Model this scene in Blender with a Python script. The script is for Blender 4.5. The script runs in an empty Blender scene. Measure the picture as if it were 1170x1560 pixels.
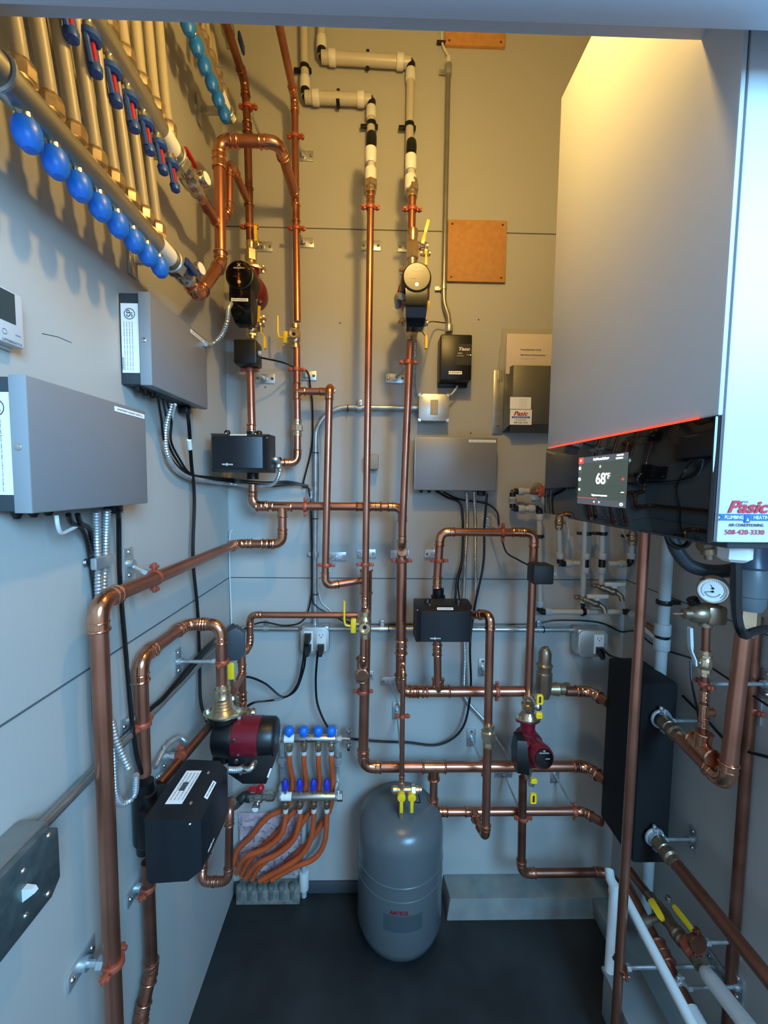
WORLD, LPOW, WPOW, EXPO = .95, 19, 122, 0.0
LAMP = (.13, .65, 2.50)
WLOC = (.95, -1.15, 2.25)
WCOL = (.26, .61, 1)
import bpy, bmesh, math, random
from mathutils import Vector, Matrix
random.seed(7)
C = bpy.context.scene.collection
PI = math.pi
# ---------------------------------------------------------------- camera model (1170 x 1560 frame)
CZ = 1.575
F, YAW, PIT, ROL = 628.8, .0210, .0711, .01133
fw = Vector((math.sin(YAW)*math.cos(PIT), math.cos(YAW)*math.cos(PIT), -math.sin(PIT)))
_r = Vector((math.cos(YAW), -math.sin(YAW), 0)); _u = _r.cross(fw)
rt = math.cos(ROL)*_r + math.sin(ROL)*_u
up = -math.sin(ROL)*_r + math.cos(ROL)*_u
def A(px, py, Y=None, X=None, Z=None):
    """point of the room seen at a place of the survey photograph, on a plane of known depth"""
    d = fw*F + rt*(px-585) - up*(py-780)
    t = Y/d.y if Y is not None else X/d.x if X is not None else (Z-CZ)/d.z
    p = d*t
    return Vector((p.x, p.y, p.z+CZ))
cam = bpy.data.cameras.new('camera'); co = bpy.data.objects.new('camera', cam); C.objects.link(co)
cam.sensor_fit = 'HORIZONTAL'; cam.sensor_width = 36; cam.lens = F/1170*36; cam.clip_start = .01
co.matrix_world = Matrix(((rt.x, up.x, -fw.x, 0), (rt.y, up.y, -fw.y, 0), (rt.z, up.z, -fw.z, CZ), (0, 0, 0, 1)))
bpy.context.scene.camera = co
YB, XL, XR = 1.491, -.528, .9326
CEIL = 3.3
# ---------------------------------------------------------------- materials
def lin(h):
    if isinstance(h, str):
        h = h.lstrip('#'); c = [int(h[i:i+2], 16)/255 for i in (0, 2, 4)]
        return tuple(x/12.92 if x <= .04045 else ((x+.055)/1.055)**2.4 for x in c) + (1,)
    return tuple(h) + (1,)
MATS = {}
def mat(name, col, metal=0, rough=.5, var=0, vscale=8, bump=0, bscale=200, emit=0, alpha=1, coat=0, trans=0, col2=None):
    if name in MATS: return MATS[name]
    m = bpy.data.materials.new(name); m.use_nodes = True
    nt = m.node_tree; b = nt.nodes['Principled BSDF']
    c = lin(col)
    b.inputs['Base Color'].default_value = c
    b.inputs['Metallic'].default_value = metal; b.inputs['Roughness'].default_value = rough
    if coat: b.inputs['Coat Weight'].default_value = coat
    if trans: b.inputs['Transmission Weight'].default_value = trans
    if alpha < 1: b.inputs['Alpha'].default_value = alpha
    if emit:
        b.inputs['Emission Color'].default_value = c; b.inputs['Emission Strength'].default_value = emit
    if var or col2:
        tc = nt.nodes.new('ShaderNodeTexCoord'); n = nt.nodes.new('ShaderNodeTexNoise'); n.inputs['Scale'].default_value = vscale; n.inputs['Detail'].default_value = 6
        r = nt.nodes.new('ShaderNodeValToRGB'); nt.links.new(tc.outputs['Object'], n.inputs['Vector']); nt.links.new(n.outputs['Fac'], r.inputs['Fac'])
        r.color_ramp.elements[0].position = .3; r.color_ramp.elements[1].position = .7
        if col2: c0, c1 = c, lin(col2)
        else: c0 = tuple(x*(1-var) for x in c[:3]) + (1,); c1 = tuple(min(1, x*(1+var)) for x in c[:3]) + (1,)
        r.color_ramp.elements[0].color = c0; r.color_ramp.elements[1].color = c1
        nt.links.new(r.outputs['Color'], b.inputs['Base Color'])
    if bump:
        tc = nt.nodes.new('ShaderNodeTexCoord'); n = nt.nodes.new('ShaderNodeTexNoise'); n.inputs['Scale'].default_value = bscale
        bp = nt.nodes.new('ShaderNodeBump'); bp.inputs['Strength'].default_value = bump; bp.inputs['Distance'].default_value = .002
        nt.links.new(tc.outputs['Object'], n.inputs['Vector']); nt.links.new(n.outputs['Fac'], bp.inputs['Height']); nt.links.new(bp.outputs['Normal'], b.inputs['Normal'])
    MATS[name] = m; return m
WALL = mat('painted_plywood', '#aaa8a2', rough=.55, var=.03, vscale=3, bump=.12, bscale=120)
SEAM = mat('panel_joint', '#55565a', rough=.8)
HEAD = mat('header_paint', '#bcc1cb', rough=.45, var=.02, bump=.05)
FLOOR = mat('dark_epoxy_floor', '#101314', rough=.5, col2='#2b2f30', vscale=4, bump=.1, bscale=40)
LEDGE = mat('painted_concrete', '#6c706e', rough=.7, col2='#83867f', vscale=14, bump=.3, bscale=60)
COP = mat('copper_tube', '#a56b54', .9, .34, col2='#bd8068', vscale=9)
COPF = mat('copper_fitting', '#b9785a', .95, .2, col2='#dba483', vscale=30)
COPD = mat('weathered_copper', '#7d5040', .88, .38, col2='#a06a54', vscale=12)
HANG = mat('copper_coloured_hanger', '#9c4a34', .3, .45, col2='#b05a40', vscale=30)
BRASS = mat('brass', '#c3a683', .9, .26, col2='#dcc6a6', vscale=25)
BRASD = mat('dull_brass', '#8a7560', .8, .36, col2='#a58f76', vscale=20)
ZINC = mat('zinc_steel', '#d0d4d4', .75, .36, col2='#a4aaab', vscale=25)
GALV = mat('galvanised_conduit', '#9a9c98', .85, .36, col2='#aaaca8', vscale=20)
CHROME = mat('nickel_plate', '#c9c6bd', .95, .16)
STEEL = mat('stainless_manifold', '#b8b5ac', .85, .3)
DSTEEL = mat('dull_sheet_steel', '#6c6a62', .7, .45, col2='#7c7a72', vscale=6)
BLK = mat('black_plastic', '#0b0c0e', 0, .38, bump=.08, bscale=400)
BLKG = mat('glossy_black_plastic', '#08090a', 0, .12)
PGLASS = mat('black_panel_glass', '#060708', 0, .035)
BLKM = mat('matt_black_foam', '#050608', 0, .85, bump=.3, bscale=150)
NAVY = mat('anthracite_plastic', '#13181d', 0, .42, bump=.08, bscale=400)
RUB = mat('black_rubber', '#090a0c', 0, .35)
CBOX = mat('silver_grey_enamel', '#8b8c8f', .35, .42)
CEDGE = mat('silver_edge_enamel', '#9ba0a4', .35, .38)
DKPL = mat('dark_slate_plastic', '#333a3f', 0, .5)
WHITE = mat('white_enamel', '#c2c3c3', 0, .34, bump=.04, bscale=500)
WPL = mat('white_plastic', '#d2d1cc', 0, .4)
WPEX = mat('milky_tube', '#b8b2a4', 0, .35)
CPEX = mat('cream_tube', '#aaa08a', 0, .42)
GPEX = mat('grey_white_tube', '#aab0b0', 0, .4)
OPEX = mat('orange_tube', '#c0552a', 0, .38, var=.12, vscale=14)
BLUE = mat('blue_cap', '#1a72d8', 0, .38)
DBLUE = mat('dark_blue_plastic', '#2850a4', 0, .35)
VIOL = mat('violet_blue_plastic', '#3038b0', 0, .3)
RED = mat('red_plastic', '#b01826', 0, .32)
REDP = mat('oxblood_enamel', '#6e1220', 0, .3)
YEL = mat('yellow_grip', '#f2c51a', 0, .38)
BLUW = mat('blue_plastic_handle', '#203a7c', 0, .4)
PAPER = mat('white_label', '#f2f2ee', 0, .6)
INK = mat('black_ink', '#17181a', 0, .6)
GINK = mat('grey_ink', '#6a7076', 0, .6)
RINK = mat('red_ink', '#b01c30', 0, .6)
BINK = mat('blue_ink', '#1c5cb4', 0, .6)
WINK = mat('white_ink', '#ecebe6', 0, .6)
DINK = mat('dim_grey_ink', '#585d63', 0, .5)
BOARD = mat('brown_hardboard', '#b27c44', 0, .7, col2='#bd8a50', vscale=60, bump=.15, bscale=300)
TANK = mat('slate_enamel', '#565c5e', 0, .28)
TLAB = mat('faded_label', '#3d494c', 0, .5)
PINK = mat('pink_insulation', '#a98c90', 0, .95, col2='#c4aaa8', vscale=25, bump=1, bscale=60)
CLEAR = mat('clear_bag', '#cfc6ae', 0, .18, alpha=.32)
MANUAL = mat('manual_paper', '#cfc0ad', 0, .7)
SCRN = mat('display_background', '#434f49', 0, .3, emit=.8)
SCRNH = mat('display_header', '#4e545c', 0, .3, emit=.9)
SCRW = mat('display_white', '#ffffff', 0, .3, emit=1.6)
SCRR = mat('display_red', '#d8443c', 0, .3, emit=1.4)
LBAR = mat('red_light_bar', '#e84830', 0, .3, emit=1.3)
DISP = mat('grey_lcd', '#3b4444', 0, .15)
WHTE = mat('light_grey_plastic', '#b4b8b8', 0, .45)
# ---------------------------------------------------------------- mesh builder
def frame(axis):
    a = Vector(axis).normalized()
    h = Vector((0, 0, 1)) if abs(a.z) < .9 else Vector((1, 0, 0))
    u = a.cross(h).normalized(); v = a.cross(u).normalized()
    return a, u, v
class MB:
    def __init__(s): s.bm = bmesh.new()
    def lathe(s, p0, axis, prof, n=20, phase=0):
        p0 = Vector(p0); a, u, v = frame(axis); rings = []
        for t, r in prof:
            if r < 1e-6: rings.append([s.bm.verts.new(p0+a*t)])
            else: rings.append([s.bm.verts.new(p0+a*t+(u*math.cos(2*PI*i/n+phase)+v*math.sin(2*PI*i/n+phase))*r) for i in range(n)])
        for k in range(len(rings)-1):
            A_, B_ = rings[k], rings[k+1]
            for i in range(n):
                j = (i+1) % n
                if len(A_) == 1 and len(B_) == 1: break
                try:
                    if len(A_) == 1: s.bm.faces.new((A_[0], B_[j], B_[i]))
                    elif len(B_) == 1: s.bm.faces.new((A_[i], A_[j], B_[0]))
                    else: s.bm.faces.new((A_[i], A_[j], B_[j], B_[i]))
                except ValueError: pass
        for R, fl in ((rings[0], 1), (rings[-1], 0)):
            if len(R) > 1:
                try: s.bm.faces.new(R[::-1] if fl else R)
                except ValueError: pass
        return s
    def cyl(s, p0, p1, r, r1=None, n=20):
        p0, p1 = Vector(p0), Vector(p1); d = p1-p0
        return s.lathe(p0, d, [(0, r), (d.length, r if r1 is None else r1)], n)
    def rcyl(s, p0, p1, r, b=.002, n=24):
        p0, p1 = Vector(p0), Vector(p1); L = (p1-p0).length
        return s.lathe(p0, p1-p0, [(0, 0), (0, r-b), (b*.3, r-b*.3), (b, r), (L-b, r), (L-b*.3, r-b*.3), (L, r-b), (L, 0)], n)
    def hexa(s, p0, p1, r):
        p0, p1 = Vector(p0), Vector(p1); L = (p1-p0).length; b = r*.08
        return s.lathe(p0, p1-p0, [(0, 0), (0, r-b), (b, r), (L-b, r), (L, r-b), (L, 0)], 6)
    def tube(s, pts, r, n=12, caps=True, closed=False):
        pts = [Vector(p) for p in pts]; N = len(pts)
        rr = r if isinstance(r, (list, tuple)) else [r]*N
        def tan(i):
            if closed: return (pts[(i+1) % N]-pts[i-1]).normalized()
            return (pts[min(i+1, N-1)]-pts[max(i-1, 0)]).normalized()
        t0 = tan(0); _, u, v = frame(t0); rings = []
        for i in range(N):
            t = tan(i); q = t0.rotation_difference(t); u = (q @ u); u = (u-t*u.dot(t)).normalized(); v = t.cross(u); t0 = t
            rings.append([s.bm.verts.new(pts[i]+(u*math.cos(2*PI*k/n)+v*math.sin(2*PI*k/n))*rr[i]) for k in range(n)])
        for i in range(N if closed else N-1):
            a, b = rings[i], rings[(i+1) % N]
            for k in range(n):
                j = (k+1) % n; s.bm.faces.new((a[k], a[j], b[j], b[k]))
        if caps and not closed: s.bm.faces.new(rings[0][::-1]); s.bm.faces.new(rings[-1])
        return s
    def torus(s, c, axis, R, r, n=24, m=8):
        c = Vector(c); a, u, v = frame(axis)
        return s.tube([c+(u*math.cos(2*PI*i/n)+v*math.sin(2*PI*i/n))*R for i in range(n)], r, m, closed=True)
    def box(s, c, size, b=0, R=None, seg=2):
        M = Matrix.Translation(Vector(c)) @ (R.to_4x4() if R else Matrix.Identity(4)) @ Matrix.Diagonal((*size, 1))
        g = bmesh.ops.create_cube(s.bm, size=1, matrix=M)
        if b:
            es = list({e for v in g['verts'] for e in v.link_edges})
            bmesh.ops.bevel(s.bm, geom=es, offset=b, segments=seg, affect='EDGES', profile=.5)
        return s
    def prism(s, pts, ext, b=0):
        ext = Vector(ext); a = [s.bm.verts.new(Vector(p)) for p in pts]; c = [s.bm.verts.new(Vector(p)+ext) for p in pts]
        n = len(a); fs = [s.bm.faces.new(a), s.bm.faces.new(c[::-1])]
        for i in range(n): fs.append(s.bm.faces.new((a[i], c[i], c[(i+1) % n], a[(i+1) % n])))
        if b:
            es = list({e for f in fs[:2] for e in f.edges})
            bmesh.ops.bevel(s.bm, geom=es, offset=b, segments=2, affect='EDGES', profile=.5)
        return s
    def loft(s, rings):
        R = [[s.bm.verts.new(Vector(p)) for p in r] for r in rings]
        for a, b in zip(R, R[1:]):
            for i in range(len(a)): j = (i+1) % len(a); s.bm.faces.new((a[i], a[j], b[j], b[i]))
        s.bm.faces.new(R[0][::-1]); s.bm.faces.new(R[-1])
        return s
    def sph(s, c, r, sc=(1, 1, 1), n=18):
        bmesh.ops.create_uvsphere(s.bm, u_segments=n, v_segments=n//2+2, radius=r, matrix=Matrix.Translation(Vector(c)) @ Matrix.Diagonal((*sc, 1)))
        return s
    def quad(s, c, w, h, t=.0004):            # thin plate in the local x-z plane
        return s.box(c, (w, t, h))
    def mesh(s, name, m, M=None):
        if M is not None: s.bm.transform(M)
        bmesh.ops.recalc_face_normals(s.bm, faces=s.bm.faces)
        me = bpy.data.meshes.new(name); s.bm.to_mesh(me); s.bm.free()
        me.materials.append(m)
        me.shade_smooth() if hasattr(me, 'shade_smooth') else None
        me.set_sharp_from_angle(angle=.62)
        return me
class T:
    """a thing: an Empty at its base that parents its parts"""
    def __init__(s, name, label, cat, loc=(0, 0, 0), rz=0, group=None, R=None):
        o = bpy.data.objects.new(name, None); C.objects.link(o); o.empty_display_size = .02
        M = Matrix.Translation(Vector(loc)) @ (R.to_4x4() if R is not None else Matrix.Rotation(rz, 4, 'Z'))
        o.matrix_world = M; s.o = o; s.M = M; s.inv = M.inverted()
        if len(label.split()) > 16: print('LONG', len(label.split()), label)
        o['label'] = label; o['category'] = cat
        if group: o['group'] = group
    def part(s, name, mb, m, parent=None, label=None, world=False, kind=None):
        ob = bpy.data.objects.new(name, mb.mesh(name, m, s.inv if world else None)); C.objects.link(ob)
        ob.parent = parent or s.o
        if label: ob['label'] = label
        if kind: ob['kind'] = kind
        return ob
    def text(s, body, x, z, y, w, h, m, parent=None, name='lettering', align='L', shear=0, R=None, bold=0, sp=1):
        me = textmesh(body, w, h, m, align, shear, bold, sp)
        M = Matrix.Translation(Vector((x, y, z))) @ (R.to_4x4() if R is not None else Matrix.Identity(4))
        me.transform(M)
        ob = bpy.data.objects.new(name, me); C.objects.link(ob); ob.parent = parent or s.o
        return ob
def textmesh(body, w, h, m, align='L', shear=0, bold=0, sp=1):
    cu = bpy.data.curves.new('lettering', 'FONT'); cu.body = body; cu.size = 1; cu.shear = shear; cu.extrude = .02; cu.space_character = sp; cu.offset = bold
    ob = bpy.data.objects.new('lettering', cu); me = bpy.data.meshes.new_from_object(ob)
    bpy.data.objects.remove(ob); bpy.data.curves.remove(cu)
    xs = [v.co.x for v in me.vertices]; ys = [v.co.y for v in me.vertices]
    x0, x1, y0, y1 = min(xs), max(xs), min(ys), max(ys)
    sx = w/(x1-x0) if w else h/(y1-y0); sy = h/(y1-y0) if h else sx
    off = {'L': x0, 'C': (x0+x1)/2, 'R': x1}[align]
    for v in me.vertices:
        v.co = Vector(((v.co.x-off)*sx, -v.co.z*.01, (v.co.y-(y0+y1)/2)*sy))
    me.materials.clear(); me.materials.append(m); me.name = 'lettering'
    return me
def single(name, mb, m, label, cat, group=None, kind=None):
    ob = bpy.data.objects.new(name, mb.mesh(name, m)); C.objects.link(ob)
    # origin at the middle of the mesh
    vs = [v.co for v in ob.data.vertices]; c = sum(vs, Vector())/len(vs)
    ob.data.transform(Matrix.Translation(-c)); ob.location = c
    if label: ob['label'] = label; ob['category'] = cat
    if label and len(label.split()) > 16: print('LONG', label)
    if group: ob['group'] = group
    if kind: ob['kind'] = kind
    return ob
def struct(name, mb, m): return single(name, mb, m, None, None, kind='structure')
def spline(pts, k=8):
    P = [Vector(p) for p in pts]; P = [P[0]*2-P[1]] + P + [P[-1]*2-P[-2]]; out = []
    for i in range(1, len(P)-2):
        for j in range(k):
            t = j/k; a, b, c, d = P[i-1:i+3]
            out.append(.5*((2*b)+(c-a)*t+(2*a-5*b+4*c-d)*t*t+(3*b-a-3*c+d)*t**3))
    out.append(P[-2]); return out
# ---------------------------------------------------------------- plumbing builders
def sleeve(mb, p0, p1, r, n=20, beads=(1, 1), rr=1.12):
    """press fitting socket from p0 to p1 with a raised bead at chosen ends"""
    p0, p1 = Vector(p0), Vector(p1); L = (p1-p0).length; R = r*rr; b = min(.45*r, L*.25)
    prof = [(0, r*.99)]
    if beads[0]: prof += [(0, R), (b*.15, R*1.12), (b*.5, R*1.17), (b*.85, R*1.12), (b, R)]
    else: prof += [(0, R)]
    if beads[1]: prof += [(L-b, R), (L-b*.85, R*1.12), (L-b*.5, R*1.17), (L-b*.15, R*1.12), (L, R)]
    else: prof += [(L, R)]
    prof += [(L, r*.99)]
    return mb.lathe(p0, p1-p0, prof, n)
def run(label, pts, r, m=None, fit=None, cat='pipe', name='copper_pipe', group=None, tees=(), coups=(), R=None, startcap=False, elbow_name='elbow', sharp=(), collar=1.3, label_pipe=None):
    m = m or COP; fit = fit or COPF
    pts = [Vector(p) for p in pts]; n = len(pts)
    t_ = T(name, label, cat, pts[0], group=group)
    R = R or 2.3*r
    cut = [0]*n; dirs = [(pts[i+1]-pts[i]) for i in range(n-1)]
    L = [d.length for d in dirs]; D = [d.normalized() for d in dirs]
    for i in range(1, n-1):
        th = D[i-1].angle(D[i]); 
        cut[i] = min(R*math.tan(min(th, 2.6)/2), .42*L[i-1], .42*L[i])
    for i in range(n-1):
        a = pts[i]+D[i]*cut[i]*.9; b = pts[i+1]-D[i]*cut[i+1]*.9
        t_.part('tube', MB().cyl(a, b, r, n=20), m, world=True)
    for i in range(1, n-1):
        a = pts[i]-D[i-1]*cut[i]; b = pts[i]+D[i]*cut[i]; th = D[i-1].angle(D[i])
        if th < .03: continue
        arc = []
        for k in range(9):
            t = k/8; arc.append((1-t)**2*a+2*t*(1-t)*pts[i]+t*t*b)
        mb = MB(); mb.tube(arc, r*1.12, 20)
        c0 = min(collar*r, max(L[i-1]-cut[i]-cut[i-1], r*.2)); c1 = min(collar*r, max(L[i]-cut[i]-cut[i+1], r*.2))
        sleeve(mb, a-D[i-1]*c0, a+D[i-1]*r*.1, r, beads=(1, 0)); sleeve(mb, b-D[i]*r*.1, b+D[i]*c1, r, beads=(0, 1))
        mb.torus(a-D[i-1]*c0*.12, D[i-1], r*1.13, r*.09); mb.torus(b+D[i]*c1*.12, D[i], r*1.13, r*.09)
        t_.part(elbow_name, mb, fit, world=True)
    for P, ax, br in tees:
        P = Vector(P); ax = Vector(ax).normalized(); mb = MB()
        sleeve(mb, P-ax*2.4*r, P+ax*2.4*r, r)
        if br is not None: br = Vector(br).normalized(); sleeve(mb, P, P+br*2.6*r, r, beads=(0, 1))
        t_.part('tee', mb, fit, world=True)
    for P, ax in coups:
        P = Vector(P); ax = Vector(ax).normalized()
        mb = sleeve(MB(), P-ax*1.5*r, P+ax*1.5*r, r); mb.torus(P, ax, r*1.12, r*.1)
        t_.part('coupling', mb, fit, world=True)
    return t_
def wallpt(P, wall):
    P = Vector(P)
    return Vector((P.x, YB, P.z)) if wall == 'B' else Vector((XL, P.y, P.z)) if wall == 'L' else Vector((XR, P.y, P.z))
WN = {'B': Vector((0, 1, 0)), 'L': Vector((-1, 0, 0)), 'R': Vector((1, 0, 0))}
WR = {'B': 0, 'L': PI/2, 'R': -PI/2}
def hanger(label, P, ax, r, wall='B', off=(0, 0), tilt=0, m=None, upright=None, group=None, plate=True, rodr=.0045):
    """split ring hanger: ring with two ears, threaded rod, screwed wall plate"""
    P = Vector(P); ax = Vector(ax).normalized(); n = WN[wall]
    t_ = T('pipe_hanger', label, 'hanger', P, group=group)
    m = m or HANG; w = max(.012, r*.75); e = ax.cross(n)
    if e.length < .2: e = frame(ax)[1]
    e.normalize()
    mb = MB(); mb.lathe(P-ax*w/2, ax, [(0, r*1.0), (0, r*1.18), (w*.2, r*1.26), (w*.8, r*1.26), (w, r*1.18), (w, r*1.0)], 22)
    for s in (-1, 1):
        q = P+e*s*(r*1.2+.007)
        R3 = Matrix((e, n, ax)).transposed() if abs(e.dot(n)) < .2 else Matrix.Identity(3)
        mb.box(q, (.016, .0085, w*.95), .0025, R3)
        mb.cyl(q-n*.009, q+n*.009, .0042, n=10)
    t_.part('ring', mb, m, world=True)
    Wp = wallpt(P, wall) + (Vector((off[0], 0, off[1])) if wall == 'B' else Vector((0, off[0], off[1])))
    d = (Wp-P)
    if d.length > .02:
        s0 = P+d.normalized()*r*1.1
        mb = MB(); mb.cyl(s0, Wp-n*.002, rodr, n=10); mb.hexa(s0, s0+d.normalized()*.012, rodr*1.9)
        t_.part('threaded_rod', mb, ZINC, world=True)
    if plate:
        up_ = (abs(ax.z) < .5) if upright is None else upright
        Rz = Matrix.Rotation(WR[wall], 3, 'Z')
        L_, H_ = (.033, .068) if up_ else (.068, .033)
        mb = MB(); mb.box(Wp-n*.0025, (L_, .005, H_), .0012, Rz); mb.cyl(Wp-n*.016, Wp-n*.004, rodr*2, n=12)
        pl = t_.part('wall_plate', mb, ZINC, world=True)
        lx = Rz @ Vector((1, 0, 0))
        for s in (-1, 1):
            q = Wp-n*.005+(Vector((0, 0, 1))*s*.025 if up_ else lx*s*.025)
            t_.part('screw', MB().lathe(q, -n, [(0, .0055), (.0015, .005), (.003, .003), (.003, 0)], 12), CHROME, parent=pl, world=True)
    return t_
def ball_valve(label, P, ax, r, side, handle=None, hm=None, m=None, hlen=.06, L=None, group=None, lever=None, name='ball_valve'):
    """brass valve body on axis ax; stem towards side; lever along `lever`"""
    P = Vector(P); ax = Vector(ax).normalized(); side = Vector(side).normalized(); m = m or BRASS; hm = hm or YEL
    t_ = T(name, label, 'valve', P, group=group); L = L or 5*r
    mb = MB(); h = L/2
    mb.lathe(P-ax*h, ax, [(0, r), (0, r*1.3), (.15*L, r*1.3), (.17*L, r*1.12), (.24*L, r*1.15), (.3*L, r*1.5), (.42*L, r*1.68), (.58*L, r*1.68), (.7*L, r*1.5), (.76*L, r*1.15), (.83*L, r*1.12), (.85*L, r*1.3), (L, r*1.3), (L, r)], 20)
    mb.hexa(P-ax*h*.72, P-ax*h*.44, r*1.55); mb.hexa(P+ax*h*.44, P+ax*h*.72, r*1.55)
    t_.part('body', mb, m, world=True)
    s1 = P+side*(r*1.6)
    mb = MB(); mb.cyl(P+side*r*1.2, P+side*(r*2.6), r*.55, n=12); mb.hexa(s1+side*r*.9, s1+side*r*1.4, r*.6)
    t_.part('stem', mb, CHROME, world=True)
    lv = Vector(lever) if lever is not None else ax; lv.normalize(); c = lv.cross(side)
    s2 = P+side*(r*2.7)
    w = r*.55
    pts = [s2-lv*r*.6, s2+lv*r*.8, s2+lv*hlen*.35+side*r*.8, s2+lv*hlen*.5+side*r*.9, s2+lv*hlen+side*r*.9]
    rings = []
    for i, q in enumerate(pts):
        ww = w*(1.2 if i < 2 else .9 if i == 2 else 1.05); th = .0018 if i < 3 else .0035
        rings.append([q+c*ww-side*th, q+c*ww+side*th, q-c*ww+side*th, q-c*ww-side*th])
    t_.part('handle', MB().loft(rings), hm, world=True)
    return t_
def union(label, P, ax, r, m=None, name='pipe_union', L=None, group=None, k=1.0):
    P = Vector(P); ax = Vector(ax).normalized(); L = L or 4*r; m = m or BRASS
    t_ = T(name, label, 'fitting', P, group=group)
    mb = MB(); mb.lathe(P-ax*L/2, ax, [(0, r), (0, r*1.25), (L*.12, r*1.3), (L*.2, r*1.15), (L*.3, r*1.2), (L*.7, r*1.2), (L*.8, r*1.15), (L*.88, r*1.3), (L, r*1.25), (L, r)], 20)
    t_.part('body', mb, m, world=True)
    t_.part('nut', MB().hexa(P-ax*L*.2, P+ax*L*.2, r*1.62*k), m, world=True)
    return t_
def cable(label, pts, r, m=None, name='electrical_cable', cat='cable', group=None, k=8, n=8):
    return single(name, MB().tube(spline(pts, k), r, n), m or RUB, label, cat, group)
def flex(label, pts, r, m=None, group=None):
    sp = spline(pts, 40); out = [sp[0]]; acc = 0; step = .0016
    dist = 0; res = []
    for a, b in zip(sp, sp[1:]):
        l = (b-a).length
        while acc+l >= step and l > 1e-9:
            t = (step-acc)/l; a = a.lerp(b, t); res.append(a.copy()); l = (b-a).length; acc = 0
        acc += l
    rr = [r*(1+.13*math.sin(i*PI/1.5*.75)) for i in range(len(res))]
    return single('armoured_conduit', MB().tube(res, rr, 10), m or ZINC, label, 'conduit', group)
def lblplate(t_, x, z, y, w, h, body='', m=None, lm=None, parent=None, name='label', hh=.55, rows=None):
    pl = t_.part(name, MB().quad((x, y-.0003, z), w, h), m or PAPER, parent=parent)
    if body: t_.text(body, x, z, y-.0008, w*.86, h*hh, lm or INK, parent=pl, align='C')
    return pl

PLUGS = []
def pcord(label, pts, r, m=None):
    """a power cord with the plug at its first point"""
    t = T('power_cord', label, 'power cord', pts[0])
    t.part('cord', MB().tube(spline(pts, 8), r, 8), m or RUB, world=True)
    q = min(PLUGS, key=lambda q_: (q_-Vector(pts[0])).length); M = Matrix.Translation(q)
    mb = MB().loft([[(-.012, -.001, -.011), (.012, -.001, -.011), (.012, -.001, .011), (-.012, -.001, .011)], [(-.011, -.014, -.013), (.011, -.014, -.013), (.011, -.014, .011), (-.011, -.014, .011)], [(-.0055, -.026, -.026), (.0055, -.026, -.026), (.0055, -.034, -.016), (-.0055, -.034, -.016)]])
    mb.bm.transform(M); t.part('plug', mb, RUB, world=True); PLUGS.remove(q)
    return t
# ================================================================= the room
struct('floor', MB().box((.2, .2, -.05), (2.6, 3.0, .1)), FLOOR)
def panel_wall(name, mk, seams):
    o = struct(name, mk, WALL)
    for i, s_ in enumerate(seams):
        q = struct('trim_%d' % (len([x for x in bpy.data.objects if x.name.startswith('trim_')])+1), s_, SEAM)
s1 = A(560, 350, Y=YB).z; s0 = A(560, 881, Y=YB).z
panel_wall('wall_back', MB().box(((XL+XR)/2, YB+.05, CEIL/2), (XR-XL+.2, .1, CEIL)),
           [MB().box(((XL+XR)/2, YB-.0002, s1), (XR-XL, .0016, .0035)), MB().box(((XL+XR)/2, YB-.0002, s0), (XR-XL, .0016, .0035))])
panel_wall('wall_left', MB().box((XL-.05, (YB+.4)/2, CEIL/2), (.1, YB-.4, CEIL)),
           [MB().box((XL+.0002, (YB+.4)/2, s0), (.0016, YB-.4, .0035)), MB().box((XL+.0002, (YB+.4)/2, s1), (.0016, YB-.4, .0035))])
panel_wall('wall_right', MB().box((XR+.05, (YB+.4)/2, CEIL/2), (.1, YB-.4, CEIL)), [MB().box((XR-.0002, (YB+.4)/2, s0), (.0016, YB-.4, .0035))])
struct('ceiling', MB().box(((XL+XR)/2, (YB+.42)/2, CEIL+.05), (XR-XL+.2, YB-.4, .1)), WALL)
hz = A(585, 29.5, Y=.5).z
struct('door_1_header', MB().box((.2, .46, (hz+CEIL)/2), (2.4, .10, CEIL-hz)), HEAD)
hz2 = A(1100, 25, Y=.38).z
struct('trim_9', MB().box((.2, .395, (hz2+.02+CEIL)/2), (2.4, .03, CEIL-hz2-.02), .002), HEAD)
# concrete ledge along the back wall at the right
l0 = A(673, 1345, Y=YB); lz = A(780, 1331, Y=YB).z; ly = A(780, 1368, Z=lz).y
mb = MB(); mb.prism([(l0.x, YB, 0), (l0.x+.0, ly-.02, 0), (l0.x+.015, ly, lz), (l0.x+.005, YB, lz)], (XR-l0.x, 0, 0), .004)
struct('trim_10', mb, LEDGE)
lx2 = A(850, 1400, Z=.03).x
struct('trim_11', MB().box(((XR+.81)/2, (ly+.9)/2, lz/2), (XR-.81, ly-.9, lz), .006), LEDGE)
struct('baseboard_back', MB().box(((XL+.0)/2+.0, YB-.006, .022), (.62, .012, .044), .003), mat('dark_baseboard', '#3a4146', rough=.6))
# ================================================================= boiler
XBF = .3735
def B(px, py): return A(px, py, X=XBF)
bz0 = (B(1079, 824).z+B(832, 783).z)/2; bz1 = B(853, 153).z; zp = (B(1092, 637).z+B(834, 682).z)/2
Yn, Yf = .45, .9
t = T('boiler', 'white wall-hung boiler with a black glass front panel and touch display', 'boiler', (XBF, (Yn+Yf)/2, bz0), -PI/2)
W = Yf-Yn; H = bz1-bz0; ph = zp-bz0; D = .40
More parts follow.
